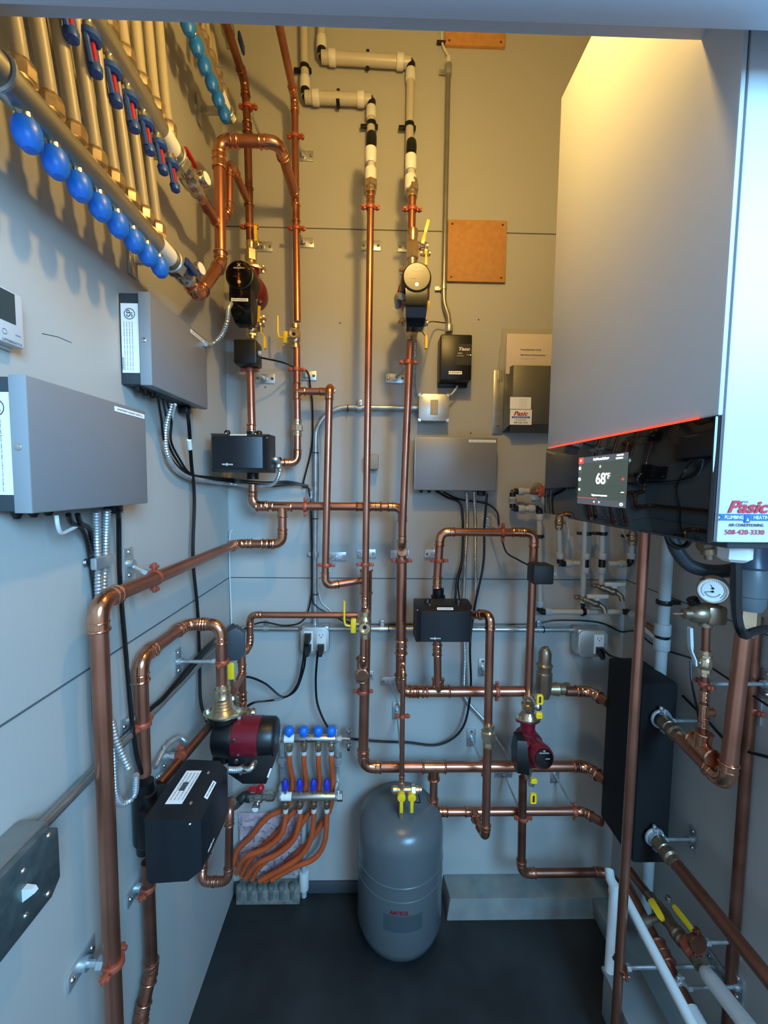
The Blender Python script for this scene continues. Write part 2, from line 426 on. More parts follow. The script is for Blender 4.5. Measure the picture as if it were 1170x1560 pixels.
# local: x -> -Y (right hand end is the near end), y -> +X, z up
bd = t.part('casing', MB().box((0, D/2+.004, H/2), (W, D-.008, H), .003), WHITE)
fc = t.part('front_cover', MB().box((0, .003, ph+(H-ph)/2), (W, .006, H-ph), .0025), WHITE)
t.part('cover_gap', MB().box((0, .0070, H/2), (W-.004, .002, H-.004)), SEAM, parent=bd)
gp = t.part('control_panel', MB().box((0, .0005, ph/2), (W, .007, ph), .0015), PGLASS, label='glossy black glass control panel')
t.part('light_bar', MB().box((-.004, -.0025, ph+.0008), (W-.04, .002, .0026)), LBAR, parent=gp, label='red light strip')
q0, q1 = B(885, 697), B(960, 690); q2 = B(883, 767); q3 = B(958, 774)
yc = (Yn+Yf)/2
sx0 = yc-(q0.y+q2.y)/2; sx1 = yc-(q1.y+q3.y)/2; sz1 = (q0.z+q1.z)/2-bz0; sz0 = (q2.z+q3.z)/2-bz0
sw = sx1-sx0; sh = sz1-sz0; yy = -.0034
sc_ = t.part('touch_display', MB().quad(((sx0+sx1)/2, yy, (sz0+sz1)/2), sw, sh), SCRN, parent=gp, label='lit touch display reading 68 degrees')
def S(u, v): return sx0+u*sw, sz0+v*sh
def sq(name, u0, v0, u1, v1, m, dy=.0004):
    a, b = S(u0, v0), S(u1, v1)
    t.part(name, MB().quad(((a[0]+b[0])/2, yy-dy, (a[1]+b[1])/2), b[0]-a[0], b[1]-a[1], .0002), m, parent=gp)
sq('display_header', 0, .87, 1, 1, SCRNH); sq('display_footer', 0, 0, 1, .12, SCRNH); sq('menu_button', 0, .87, .11, 1, SCRR, .0007)
sq('side_button', 0, .66, .08, .86, SCRNH); sq('progress_line', 0, .13, .45, .14, SCRR, .0007)
def stx(b, u, v, w, h, m=SCRW, al='C'):
    x, z = S(u, v); t.text(b, x, z, yy-.0012, w*sw if w else 0, h*sh, m, parent=gp, align=al)
stx('68', .52, .54, .19, .22); stx('°F', .66, .59, .08, .12); stx('Pool House Radiant', .5, .935, .3, .05); stx('v', .66, .935, .02, .02)
stx('11:14 AM', .87, .965, .11, .03); stx('12/07/24', .86, .91, .12, .03); stx('+', .94, .52, .05, .06, SCRR); stx('-', .94, .28, .05, .012)
stx('Target room temperature', .5, .2, .32, .045); stx('<', .4, .065, .025, .04); stx('>', .51, .065, .025, .04); stx('o', .93, .06, .05, .06); stx('i', .5, .78, .012, .05)
stx('o', .04, .77, .045, .07); stx('o', .04, .53, .045, .07); stx('s', .045, .31, .035, .05); stx('=', .055, .935, .03, .03)
zl = B(912, 683); t.text('VIESMANN', yc-zl.y, zl.z-bz0-.002, yy+.0002, .046, .0045, DINK, parent=gp, align='C', bold=.01)
t.text('I', yc-zl.y-.003, zl.z-bz0-.002, yy+.0002, .0025, .0095, DINK, parent=gp, align='C', bold=.02)
t.part('cable_gland', MB().lathe(A(1121, 826, Y=.50)+Vector((0, 0, .012)), (0, 0, -1), [(0, .013), (.012, .013), (.014, .0175), (.032, .0175), (.036, .012), (.036, 0)], 6), WPL, world=True)
t.part('mounting_frame', MB().box((0, (D+XR-XBF)/2, H/2), (W*.8, XR-XBF-D, H*.85), .003), ZINC)
t.part('bottom_pan', MB().box((0, D/2+.01, -.004), (W*.9, D*.85, .012), .002), DKPL)
# contractor's sticker on the near side
def BS(px, py):
    p = A(px, py, Y=Yn); return p
st = T('sticker', 'contractor sticker with red name over a blue banner on the boiler side', 'sticker', (XBF+.058, Yn+.0000, BS(1110, 790).z), 0)
pz = lambda py: BS(1130, py).z-st.M.translation.z
px_ = lambda px: BS(px, 790).x-st.M.translation.x
p0 = px_(1097); wd = px_(1180)-p0
st.text('Pasic', px_(1107), pz(772), -.0012, px_(1170)-px_(1107), pz(763)-pz(782), RINK, shear=.3, bold=.03)
st.text('M K', px_(1127), pz(764.5), -.0016, px_(1137)-px_(1127), pz(763)-pz(766), BINK)
bx0, bx1 = px_(1094), px_(1181); bh = pz(783)-pz(793)
st.part('banner', MB().prism([(bx0, -.0006, pz(783)), (bx1, -.0006, pz(783)), (bx1, -.0006, pz(793)), (bx0, -.0006, pz(793)), (bx0+bh*.45, -.0006, pz(788))], (0, -.0004, 0)), BINK)
st.part('banner_knot', MB().quad((px_(1137), -.0012, pz(789.5)), px_(1141)-px_(1133), pz(783)-pz(796), .0004), mat('deep_blue_ink', '#164a9c'))
st.text('PLUMBING', px_(1102), pz(788), -.0016, px_(1130)-px_(1102), pz(786)-pz(791), WINK)
st.text('HEATING', px_(1146), pz(788), -.0016, px_(1174)-px_(1146), pz(786)-pz(791), WINK)
st.text('&', px_(1137), pz(791.5), -.0018, 0, pz(789)-pz(793), WINK, align='C')
st.text('AIR CONDITIONING', px_(1110), pz(799.8), -.0010, px_(1163)-px_(1110), pz(797.5)-pz(802), INK)
st.text('508-420-3330', px_(1105), pz(810.5), -.0010, px_(1165)-px_(1105), pz(807)-pz(814.3), RINK)
# ================================================================= mixing controller boxes (three of one model)
def mixbox(label, loc, rz, w=.285, h=.186, d=.065, strip='', side=True, labw=.33):
    """loc = middle of the back at the wall"""
    t = T('control_box', label, 'control box', loc, rz)
    t.part('base', MB().box((0, -d*.34, 0), (w-.004, d*.68, h-.004), .003), DKPL)
    cv = t.part('cover', MB().box((0, -d*.82, 0), (w, d*.36, h), .003), CBOX, label='silver grey cover')
    t.part('cover_edge', MB().box((-w/2+.0005, -d*.82, 0), (.003, d*.355, h-.001), .0005), CEDGE, parent=cv)
    s = t.part('side_screw', MB().lathe((-w/2, -d*.78, -.003), (-1, 0, 0), [(0, .0052), (.002, .0048), (.0032, .003), (.0032, 0)], 14), CHROME)
    if side:
        R = Matrix.Rotation(-PI/2, 3, 'Z')
        t.part('rating_plate', MB().box((-w/2-.0002+.002, -d*.34, .001), (.0006, d*.54, h*.74)), PAPER)
        Rr = Matrix(((0, 0, 1), (1, 0, 0), (0, 1, 0)))  # write upwards on the side face
        def side_text(b, y, z, wd, hh, m=INK):
            me = textmesh(b, wd, hh, m, 'L')
            # local x -> +z, local z -> +y... seen from -x
            M = Matrix(((0, 1, 0, -w/2+.0012), (0, 0, 1, y), (1, 0, 0, z), (0, 0, 0, 1)))
            me.transform(M); o = bpy.data.objects.new('lettering', me); C.objects.link(o); o.parent = t.o
        for i in range(4):
            side_text('24V 60Hz input output relay contact rating see manual', -d*(.16+.085*i), -h*.34, h*.52, .0024, GINK)
        side_text('SP', -d*.34, h*.23, .014, .012)
        mb = MB(); mb.torus((-w/2+.0014, -d*.34, h*.265), (1, 0, 0), .0105, .0008, 20, 4); t.part('approval_mark', mb, INK)
        side_text('VIESMANN', -d*.10, -h*.34, .026, .004)
    if strip:
        lblplate(t, w/2-labw*w/2-.006, h/2-.0115, -d, w*labw, .0085, strip, hh=.36, lm=GINK)
    for x in (-.4, -.3, -.2):
        t.part('knockout_plug', MB().lathe((x*w, -d*.3, -h/2+.002), (0, 0, -1), [(0, .008), (.006, .007), (.012, .004), (.012, 0)], 12), BLK)
    t.part('cord_grip', MB().box((w*.36, -d*.3, -h/2-.008), (.026, .026, .022), .005), BLK)
    return t
BD = .065
p = A(45, 680, X=XL+BD); q = A(224, 697, X=XL+BD)
zt = (A(50, 572, X=XL+BD).z+A(222, 628, X=XL+BD).z)/2; zb = (A(52, 783, X=XL+BD).z+A(226, 766, X=XL+BD).z)/2
print('box1', p, q, zt, zb)
mixbox('large silver controller box nearest the camera, low on the left wall', (XL, (p.y+q.y)/2, (zt+zb)/2), PI/2, w=q.y-p.y, h=zt-zb, strip='APARTMENT RADIANT SUPPLY A')
p = A(230, 515, X=XL+BD); q = A(316, 570, X=XL+BD)
zt = (A(230, 448, X=XL+BD).z+A(315, 516, X=XL+BD).z)/2; zb = (A(234, 587, X=XL+BD).z+A(315, 624, X=XL+BD).z)/2
print('box2', p, q, zt, zb)
mixbox('silver controller box on the left wall below the blue-capped manifold', (XL, (p.y+q.y)/2, (zt+zb)/2), PI/2, w=q.y-p.y, h=zt-zb, strip='GYM RADIANT SUPPLY A')
p = A(632, 706, Y=YB-BD); q = A(757, 708, Y=YB-BD)
mixbox('silver controller box flat on the back wall under the metal switch box', ((p.x+q.x)/2, YB, (p.z+q.z)/2), 0, w=q.x-p.x, h=A(690, 667, Y=YB-BD).z-A(690, 748, Y=YB-BD).z, side=False, strip='POOL HOUSE RADIANT SUPPLY B')
# thermostat
p = A(37, 490, X=XL+.022); zt = A(35, 452, X=XL+.022).z; zb = A(38, 533, X=XL+.022).z
h = zt-zb; w = h*1.18
t = T('thermostat', 'white wall thermostat with a grey screen at the left edge', 'thermostat', (XL, p.y-w/2, (zt+zb)/2), PI/2)
t.part('casing', MB().box((0, -.011, 0), (w, .022, h), .004), WHITE)
t.part('screen', MB().quad((-.004, -.0222, .013), w*.76, h*.56), DISP)
t.part('backplate', MB().box((0, -.003, -.004), (w*.95, .006, h*.98), .002), WPL)
t.text('LIFEBREATH', w*.42, -h*.44, -.0224, w*.34, .0030, GINK, align='R')
t.text('ON', w*.36, -h*.29, -.0224, .008, .0018, GINK, align='C')
mb = MB(); mb.torus((w*.12, -.0223, -h*.30), (0, 1, 0), .0035, .0005, 16, 4); t.part('drop_mark', mb, GINK)
# ================================================================= back wall boards, manual holder, small boxes
def wallrect(x0, y0, x1, y1, dy):
    a = A(x0, (y0+y1)/2, Y=YB-dy); b = A(x1, (y0+y1)/2, Y=YB-dy); c = A((x0+x1)/2, y0, Y=YB-dy); d = A((x0+x1)/2, y1, Y=YB-dy)
    return (a.x+b.x)/2, (c.z+d.z)/2, b.x-a.x, c.z-d.z
for (x0, y0, x1, y1, lb) in ((682, 335, 771, 429, 'square brown hardboard panel screwed to the wall beside the conduit'), (679, -20, 771, 69, 'brown hardboard panel high up under the door header')):
    x, z, w, h = wallrect(x0, y0, x1, y1, .012)
    t = T('hardboard_panel', lb, 'panel', (x, YB, z)); bo = t.part('board', MB().box((0, -.006, 0), (w, .012, h), .0008), BOARD)
    for sx in (-1, 1):
        for sz in (-1, 1): t.part('screw', MB().lathe((sx*w*.43, -.012, sz*h*.43), (0, -1, 0), [(0, .004), (.0012, .003), (.0012, 0)], 10), mat('bronze_screw', '#6a4a22', .8, .4))
x, z, w, h = wallrect(766, 556, 865, 657, .07)
t = T('document_holder', 'dull sheet steel literature holder beside the boiler', 'holder', (x, YB, z))
mb = MB(); mb.prism([(-w/2+.02, 0, h/2), (-w/2+.035, -.065, h/2), (-w/2+.035, -.065, -h/2+.03), (-w/2+.02, 0, -h/2)], (.0015, 0, 0))
mb.box((.02, -.066, .012), (w-.03, .002, h-.026), .0006); mb.prism([(-w/2+.03, -.066, -h/2+.026), (-w/2+.04, -.03, -h/2), (w/2, -.03, -h/2), (w/2, -.066, -h/2+.026)], (0, 0, -.0012))
mb.box((.01, -.002, 0), (w, .002, h*.98)); t.part('pocket', mb, DSTEEL)
fl = t.part('flange', MB().box((-w/2+.003, -.006, -.002), (.036, .004, h), .001), mat('bright_galvanised', '#d0cfc4', .85, .3, col2='#a4a59e', vscale=14), label='bright galvanised flange')
for sz in (-.38, .34): t.part('screw', MB().lathe((-w/2+.004, -.008, sz*h), (0, -1, 0), [(0, .005), (.002, .004), (.002, 0)], 12), CHROME, parent=fl)
cx, cz, cw, ch = wallrect(777, 605, 809, 623, .068)
l1 = T('sticker', 'small white service information sticker on the steel document holder', 'sticker', (cx, YB-.0672, cz))
l1.part('backing', MB().quad((0, -.0004, 0), cw, ch, .0004), PAPER)
for i in range(5): l1.text('service info scan here', cw*-.05, ch*(.32-.16*i), -.001, cw*.36, .0014, GINK)
cx, cz, cw, ch = wallrect(777, 624, 810, 647, .068)
l1 = T('sticker', 'small contractor sticker with red name on the steel document holder', 'sticker', (cx, YB-.0672, cz))
l1.part('backing', MB().quad((0, -.0004, 0), cw, ch, .0004), PAPER)
l1.text('Pasic', 0, ch*.24, -.001, cw*.66, ch*.3, RINK, align='C', shear=.3, bold=.03)
l1.part('banner', MB().quad((0, -.0008, -ch*.01), cw*.84, ch*.13, .0003), BINK)
l1.text('PLUMBING & HEATING', 0, -ch*.01, -.0012, cw*.7, ch*.06, WINK, align='C')
l1.text('AIR CONDITIONING', 0, -ch*.19, -.001, cw*.5, ch*.07, INK, align='C')
l1.text('508-420-3330', 0, -ch*.36, -.001, cw*.64, ch*.13, INK, align='C')
x, z, w, h = wallrect(772, 508, 862, 570, .045)
t = T('manual', 'booklet reading Installation and Service Instructions in the steel holder', 'booklet', (x, YB-.02, z))
t.part('pages', MB().box((0, -.015, 0), (w, .012, h), .002), MANUAL)
t.text('Installation and', -w*.26, h*.11, -.0218, w*.34, .0065, INK); t.text('Service Instructions', -w*.26, -h*.02, -.0218, w*.42, .0065, INK); t.text('For use by heating contractor', -w*.26, -h*.12, -.0218, w*.25, .0024, GINK); t.text('VITODENS 200-W, B2HE Series', -w*.26, -h*.38, -.0218, w*.4, .0024, GINK)
x, z, w, h = wallrect(765, 490, 868, 570, .03)
mb = MB()
R_ = [[(sx_*w/2+random.uniform(-.002, .002)+(.01 if sz_ > .3 else 0), -.052+.018*abs(sz_)+random.uniform(-.003, .003), sz_*h) for sx_ in (-1, -.9, 0, .9, 1)] + [(sx_*w/2, -.008, sz_*h) for sx_ in (1, -1)] for sz_ in (-.5, -.2, .1, .35, .46, .54)]
mb.loft(R_)
t = single('clear_plastic_bag', mb, CLEAR, 'crumpled clear plastic bag around the manual in the steel holder', 'bag')
t.location = (x, YB, z)
# relay box (taco)
x, z, w, h = wallrect(671, 509, 719, 579, .075)
t = T('relay_box', 'black pump relay box fed by the vertical conduit', 'control box', (x, YB, z))
t.part('housing', MB().box((0, -.038, 0), (w, .074, h), .005), BLK)
t.part('base', MB().box((0, -.01, -.012), (w*.98, .02, h*.98), .003), BLK)
fp = t.part('nameplate', MB().quad((w*.23, -.0755, h*.06), w*.5, h*.46, .0006), mat('brown_black_plate', '#151310', 0, .4))
t.text('Taco', w*.25, h*.18, -.0762, w*.34, h*.07, WINK, parent=fp, align='C', shear=.3, bold=.03)
t.text('SR501', w*.12, h*.085, -.0762, w*.14, h*.03, WINK, parent=fp, align='C'); t.text('SWITCHING RELAY', w*.13, h*.03, -.0762, w*.22, h*.018, WINK, parent=fp, align='C')
t.text('power', w*.38, h*.05, -.0762, w*.1, h*.02, WINK, parent=fp, align='C')
t.part('indicator_lamp', MB().sph((w*.455, -.0757, h*.05), .0013), SCRW, parent=fp)
lblplate(t, -.002, -h*.34, -.0752, w*.42, h*.07, 'HOT WATER BOILER PUMP', hh=.3)
# metal switch box with a grey cover
x, z, w, h = wallrect(638, 600, 684, 641, .05)
t = T('switch_box', 'galvanised square electrical box with a blank beige switch under the relay box', 'electrical box', (x, YB, z))
t.part('box', MB().box((0, -.022, 0), (w*.98, .044, h*.98), .004), ZINC)
oc = [(-.5, -.36), (-.36, -.5), (.36, -.5), (.5, -.36), (.5, .36), (.36, .5), (-.36, .5), (-.5, .36)]
cv = t.part('cover', MB().prism([(a*w, -.05, b*h) for a, b in oc], (0, .006, 0), .0015), mat('bright_cover', '#cfcfc8', .7, .32), label='raised bright steel cover')
t.part('switch', MB().box((.001, -.0515, 0), (w*.25, .004, h*.56), .0012), mat('beige_rocker', '#b9a98c', 0, .5), parent=cv)
for sz in (-1, 1):
    t.part('screw', MB().lathe((0, -.05, sz*h*.4), (0, -1, 0), [(0, .0025), (.001, 0)], 8), CHROME, parent=cv)
    for sx in (-1, 1): t.part('corner_tab', MB().cyl((sx*w*.46, -.047, sz*h*.46), (sx*w*.46, -.04, sz*h*.46), .006, n=12), ZINC)
# outlet boxes
def outletbox(label, x, z, w, h, loc_y=YB, n=2, rz=0, ox=None, dep=.055):
    t = T('outlet_box', label, 'electrical box', (x, loc_y, z), rz)
    t.part('box', MB().box((0, -dep*.42, .002), (w*.97, dep*.84, h*.97), .004), ZINC)
    cv = t.part('cover', MB().prism([(a*w, -dep, b*h) for a, b in oc], (0, .01, 0), .002), mat('bright_cover', '#cfcfc8', .7, .32))
    for i in range(n):
        ox_ = (i-(n-1)/2)*w*.46 if ox is None else ox
        rc = t.part('receptacle', MB().box((ox_, -dep-.001, 0), (w*.33, .004, h*.74), .0015), WPL)
        mb = MB()
        for sz in (1, -1):
            for sx in (-1, 1): mb.box((ox_+sx*w*.06, -dep-.0033, sz*h*.2+.003), (.0016, .001, .007))
            mb.cyl((ox_, -dep-.0038, sz*h*.2-.0055), (ox_, -dep-.0028, sz*h*.2-.0055), .0022, n=8)
        t.part('slots', mb, INK, parent=rc)
    return t
x, z, w, h = wallrect(458, 956, 501, 997, .055)
outletbox('square metal outlet box with two white receptacles and three cords on the back wall', x, z, w, h); OUT1 = (x, z, w, h)
for dx, dz in ((-.23, .2), (-.23, -.2), (.23, -.2)): PLUGS.append(Vector((x+dx*w, YB-.0585, z+dz*h)))
# right outlet box, seen obliquely near the right end of the back wall
a = A(893, 978, Y=YB-.05); w2, h2 = .105, .095
outletbox('metal outlet box with one white receptacle above the black heat exchanger', a.x+.015, a.z, w2, h2, n=1, ox=.02, dep=.07); OUT2 = (a.x+.015, a.z)
PLUGS.append(Vector((a.x+.035, YB-.0735, a.z-.019)))
# big metal switch box low on the left wall
p = A(86, 1290, X=XL+.055)
w3, h3 = .125, .108
print('swbox', p)
t = T('switch_box', 'galvanised metal switch box with a white toggle at the lower left edge', 'electrical box', (XL, p.y-w3/2, p.z-.008), PI/2)
t.part('box', MB().box((0, -.024, 0), (w3*.98, .048, h3*.98), .005), GALV)
cv = t.part('cover', MB().prism([(a_*w3, -.06, b_*h3) for a_, b_ in oc], (0, .012, 0), .003), mat('mottled_zinc', '#5d6a6a', .75, .38, col2='#788484', vscale=60), label='mottled raised steel cover')
t.part('toggle', MB().loft([[(-.0045, -.06, -.009), (.0045, -.06, -.009), (.0045, -.06, .009), (-.0045, -.06, .009)], [(-.003, -.076, .003), (.003, -.076, .003), (.003, -.073, .009), (-.003, -.073, .009)]]), WPL, parent=cv, label='white toggle switch')
for sx, sz in ((.0, .3), (.0, -.3), (-.3, .38), (.3, -.38), (.35, .4)): t.part('screw', MB().lathe((sx*w3, -.06, sz*h3), (0, -1, 0), [(0, .004), (.002, .003), (.002, 0)], 12), CHROME, parent=cv)
# ================================================================= heat exchanger
HB, HF = 1.31, 1.13
hb = A(915, 1242, Y=HB); hf = A(962, 1313, Y=HF); hr = A(1018, 1320, Y=HF); htb = A(930, 1003, Y=HB); htr = A(1035, 1038, Y=HF)
hx0, hx1 = (hb.x+hf.x)/2, (hr.x+htr.x)/2; hz0 = (hb.z+hf.z+hr.z)/3; hz1 = (htb.z+htr.z)/2
print('HX', hx0, hx1, hz0, hz1)
t = T('heat_exchanger', 'tall matt black insulated heat exchanger low by the right wall', 'heat exchanger', ((hx0+hx1)/2, (HB+HF)/2, hz0))
wx, hh_ = hx1-hx0, hz1-hz0
t.part('insulation_shell', MB().box((0, 0, hh_/2), (wx, HB-HF, hh_), .01), BLKM)
t.part('latch', MB().rcyl((.0, .03, hh_-.004), (.0, .03, hh_+.006), .009), CHROME)
t.part('knob', MB().torus((.01, -.078, hh_*.62), (0, 1, 0), .012, .004), CHROME)
# ================================================================= expansion tank
tc = A(610, 1475, Z=0.0)
TX = A(610, 1330, Y=1.33).x; TY = tc.y+.125
TR = .147
print('tank', TX, TY, tc)
t = T('expansion_tank', 'slate grey expansion tank standing on the dark floor', 'tank', (TX, TY, 0))
H_ = .478
t.part('shell', MB().lathe((0, 0, 0), (0, 0, 1), [(0, .06), (.004, .075), (.012, TR*.76), (.035, TR*.92), (.07, TR), (.245, TR), (.246, TR+.0012), (.251, TR+.0012), (.252, TR), (.290, TR), (.292, TR+.0015), (.298, TR+.0015), (.300, TR), (H_-.085, TR), (H_-.05, TR*.96), (H_-.022, TR*.8), (H_-.008, TR*.5), (H_, TR*.16), (H_+.001, 0)], 56), TANK)
def curved(t, a0, a1, z0, z1, r, m, name='label'):
    mb = MB(); n = 14; ring = []
    for rr_ in (r+.0006, r-.001):
        for k in range(n+1):
            a = a0+(a1-a0)*k/n; ring.append((math.sin(a)*rr_, -math.cos(a)*rr_))
    o = ring[:n+1]+ring[n+1:][::-1]
    mb.loft([[(x, y, z0) for x, y in o], [(x, y, z1) for x, y in o]]); return t.part(name, mb, m)
tl = curved(t, -.42, .45, .150, .205, TR, TLAB, 'label_panel')
me = textmesh('AMTROL', .062, .014, RINK, 'C', .3, .02)
for v in me.vertices:
    a = (v.co.x-.012)/TR; v.co = Vector((math.sin(a)*(TR+.0012), -math.cos(a)*(TR+.0012), .216+v.co.z))
o = bpy.data.objects.new('lettering', me); C.objects.link(o); o.parent = t.o; o['label'] = 'dark red maker lettering'
t.part('nozzle', MB().cyl((0, 0, H_-.004), (0, 0, H_+.03), .012), BRASD)
# ================================================================= shortcuts for planes parallel to the walls
AB = lambda px, py, d: A(px, py, Y=YB-d)
AL = lambda px, py, d: A(px, py, X=XL+d)
X_, Y_, Z_ = Vector((1, 0, 0)), Vector((0, 1, 0)), Vector((0, 0, 1))
def zed(p, z): return Vector((p.x, p.y, z))
r34, r1, r114 = .0112, .0143, .0172
# ---------------- round-faced circulators
def circulator(label, loc, rz, housing=None, face=None, strip='', flange=BRASS, side_box=False, s=1.0, tone=None):
    housing = housing or REDP; face = face or BLKG
    t = T('circulator_pump', label, 'pump', loc, rz)
    mb = MB(); mb.lathe((0, .042*s, 0), (0, -1, 0), [(0, 0), (0, .03*s), (.012*s, .046*s), (.05*s, .052*s), (.07*s, .05*s), (.075*s, .046*s), (.1*s, .044*s), (.1*s, 0)], 30)
    mb.lathe((0, 0, -.078*s), (0, 0, 1), [(0, .024*s), (.03*s, .022*s), (.05*s, .03*s), (.106*s, .03*s), (.126*s, .022*s), (.156*s, .024*s)], 22)
    vol = t.part('housing', mb, housing, label='dark red pump housing')
    for sz in (-1, 1):
        z = sz*.079*s
        pts = []
        for k in range(24):
            a = 2*PI*k/24; pts.append(((.026+.014*abs(math.cos(a))**3)*s*1.15*math.cos(a)/max(.55, 1), .029*s*math.sin(a), z-.004*s))
        fl = t.part('flange', MB().prism(pts, (0, 0, .008*s), .001), flange)
        for sx in (-1, 1): t.part('bolt', MB().hexa((sx*.036*s, 0, z-.012*s), (sx*.036*s, 0, z+.011*s), .0055*s), ZINC, parent=fl)
    for sx in (-1, 1):
        for sz in (-1, 1): t.part('housing_screw', MB().lathe((sx*.034*s, -.03*s, sz*.034*s), (0, -1, 0), [(0, .006), (.006, .005), (.006, 0)], 10), CHROME, parent=vol)
    if not side_box:
        hd = t.part('control_head', MB().lathe((0, -.058*s, 0), (0, -1, 0), [(0, .043*s), (.03*s, .045*s), (.062*s, .043*s), (.068*s, .041*s), (.07*s, .037*s), (.07*s, 0)], 40), BLK)
        t.part('face', MB().lathe((0, -.127*s, 0), (0, -1, 0), [(0, .0385*s), (.002*s, .0375*s), (.002*s, 0)], 40), face, parent=hd)
        y = -.1295*s
        t.text('GRUNDFOS', 0, .018*s, y, .032*s, .0035*s, WINK, parent=hd, align='C', bold=.01); t.text('X', 0, .0265*s, y, .010*s, .008*s, WINK, parent=hd, align='C')
        t.part('button', MB().lathe((0, y+.001, -.022*s), (0, -1, 0), [(0, .0055*s), (.0015, .005*s), (.0015, 0)], 18), CHROME, parent=hd)
        for k in range(3): t.part('mode_light', MB().quad((-.016*s+.006*k*s, y, -.006*s), .003*s, .0008), GINK, parent=hd)
        w = .0315*s
        tb = t.part('terminal_box', MB().loft([[(-w, -.05*s, -.03*s), (w, -.05*s, -.03*s), (w, -.122*s, -.025*s), (-w, -.122*s, -.025*s)],
                                   [(-w, -.048*s, -.075*s), (w, -.048*s, -.075*s), (w, -.126*s, -.07*s), (-w, -.126*s, -.07*s)],
                                   [(-w*.95, -.05*s, -.105*s), (w*.95, -.05*s, -.105*s), (w*.95, -.116*s, -.105*s), (-w*.95, -.116*s, -.105*s)],
                                   [(-w*.8, -.055*s, -.128*s), (w*.8, -.055*s, -.128*s), (w*.8, -.095*s, -.128*s), (-w*.8, -.095*s, -.128*s)]]), BLKG)
        if strip: lblplate(t, 0, -.072*s, -.1262*s, .05*s, .0085*s, strip, parent=tb, hh=.45)
    return t
# ---------------- black mixing valve box
def mixvalve(label, loc, rz, necks=1, strip='', s=1, plate=False, hs_=1, ears=True):
    t = T('mixing_valve', label, 'mixing valve', loc, rz)
    w, h = .088*s, .058*s*hs_; y1, y2, y3 = -.045*s, -.128*s, -.150*s
    def rect(y, a, b): return [(-a, y, -b), (a, y, -b), (a, y, b), (-a, y, b)]
    hs = t.part('housing', MB().loft([rect(y1, w*.93, h*.97), rect(y1-.01, w, h), rect(y2, w*.97, h*.97), rect(y3, w*.84, h*.80), rect(y3-.0012, w*.82, h*.78)]), NAVY)
    mb = MB(); mb.lathe((0, 0, -.078*s), (0, 0, 1), [(0, .019*s), (.022*s, .019*s), (.024*s, .024*s), (.132*s, .024*s), (.134*s, .019*s), (.156*s, .019*s)], 22); mb.box((0, -.03*s, 0), (.09*s, .05*s, .085*s), .008)
    t.part('valve_body', mb, BLK)
    for sx in (-1, 1):
        if ears: t.part('mounting_ear', MB().lathe((sx*w*.55, y1-.05*s, h-.002), (0, 0, 1), [(0, .010*s), (.01*s, .009*s), (.014*s, .006*s), (.014*s, 0)], 14), BLK, parent=hs)
        t.part('screw', MB().lathe((sx*w*.92, y2-.004, h*.78), (0, -1, 0), [(0, .0035), (.003, .0025), (.003, 0)], 10), CHROME, parent=hs)
        t.part('screw', MB().lathe((sx*w*.5, y2+.01, h*.97), (0, -.4, 1), [(0, .0035), (.003, .0025), (.003, 0)], 10), CHROME, parent=hs)
    t.text('VIESMANN', -w*.52, -h*.62, y3-.0018, .032*s, .0042*s, WINK, parent=hs, bold=.01); t.text('I', -w*.36, -h*.62, y3-.0018, .002*s, .0085*s, WINK, parent=hs, bold=.02)
    t.part('side_port', MB().cyl((w*.4, 0, -.022*s), (w*1.05, 0, -.022*s), .018*s), BLK)
    if strip:
        Rt = Matrix.Rotation(-.9, 3, 'X')
        me = MB().box((0, 0, 0), (w*.55, .0006, .0085*s)); lp = t.part('label', me, PAPER, parent=hs)
        t.text(strip, 0, 0, -.0008, w*.48, .003*s, INK, parent=lp, align='C')
        lp.matrix_local = Matrix.Translation((0, (y2+y3)/2-.0012, h*.895)) @ Matrix.Rotation(-.98, 4, 'X')
    if plate:
        lp = t.part('rating_plate', MB().box((0, -.085*s, h+.0006), (w*1.1, .034*s, .0006)), PAPER, parent=hs)
        for k in range(4):
            me = textmesh('TYP 7134 553 no 24V 50/60Hz 3VA made in EU', w*.9, .0022, GINK, 'C'); me.transform(Matrix.Translation((0, -.098*s+k*.008, h+.0016)) @ Matrix.Rotation(-PI/2, 4, 'X'))
            o = bpy.data.objects.new('lettering', me); C.objects.link(o); o.parent = lp
        mb = MB()
        for k in range(12): mb.box((-.012*s+k*.0022, -.084*s, h+.0012), (.0012 if k % 3 else .0018, .012*s, .0004))
        t.part('bar_marks', mb, INK, parent=lp)
    return t
# ================================================================= column A (left) and column B behind it
YA, YV = 1.38, 1.41
a0 = A(377, 160, Y=YA); a1 = A(381, 372, Y=YA); nearY = .62
a_top = A(373, 135, Y=YA)
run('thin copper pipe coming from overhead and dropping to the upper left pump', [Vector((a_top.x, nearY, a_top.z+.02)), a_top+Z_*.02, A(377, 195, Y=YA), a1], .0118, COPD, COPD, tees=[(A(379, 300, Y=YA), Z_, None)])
b_top = A(449, 160, Y=YV)
run('long copper pipe coming from overhead and dropping to the brass valve left of centre', [Vector((b_top.x, nearY, b_top.z+.02)), b_top+Z_*.02, A(451, 330, Y=YV), A(453, 490, Y=YV)], .0115, COP, COPF, tees=[(A(450, 300, Y=YV), Z_, -Y_), (A(451, 325, Y=YV), Z_, None)])
hanger('ring hanger high on the left pipe, just above the red-handled branch', A(378, 163, Y=YA), Z_, .012, 'B', off=(.012, -.01))
hanger('ring hanger on the left pipe just above the brass flange of the upper left pump', A(380, 346, Y=YA), Z_, .012, 'B', off=(.012, 0))
hanger('ring hanger highest on the long pipe left of centre', A(450, 208, Y=YV), Z_, .0115, 'B', off=(.012, 0))
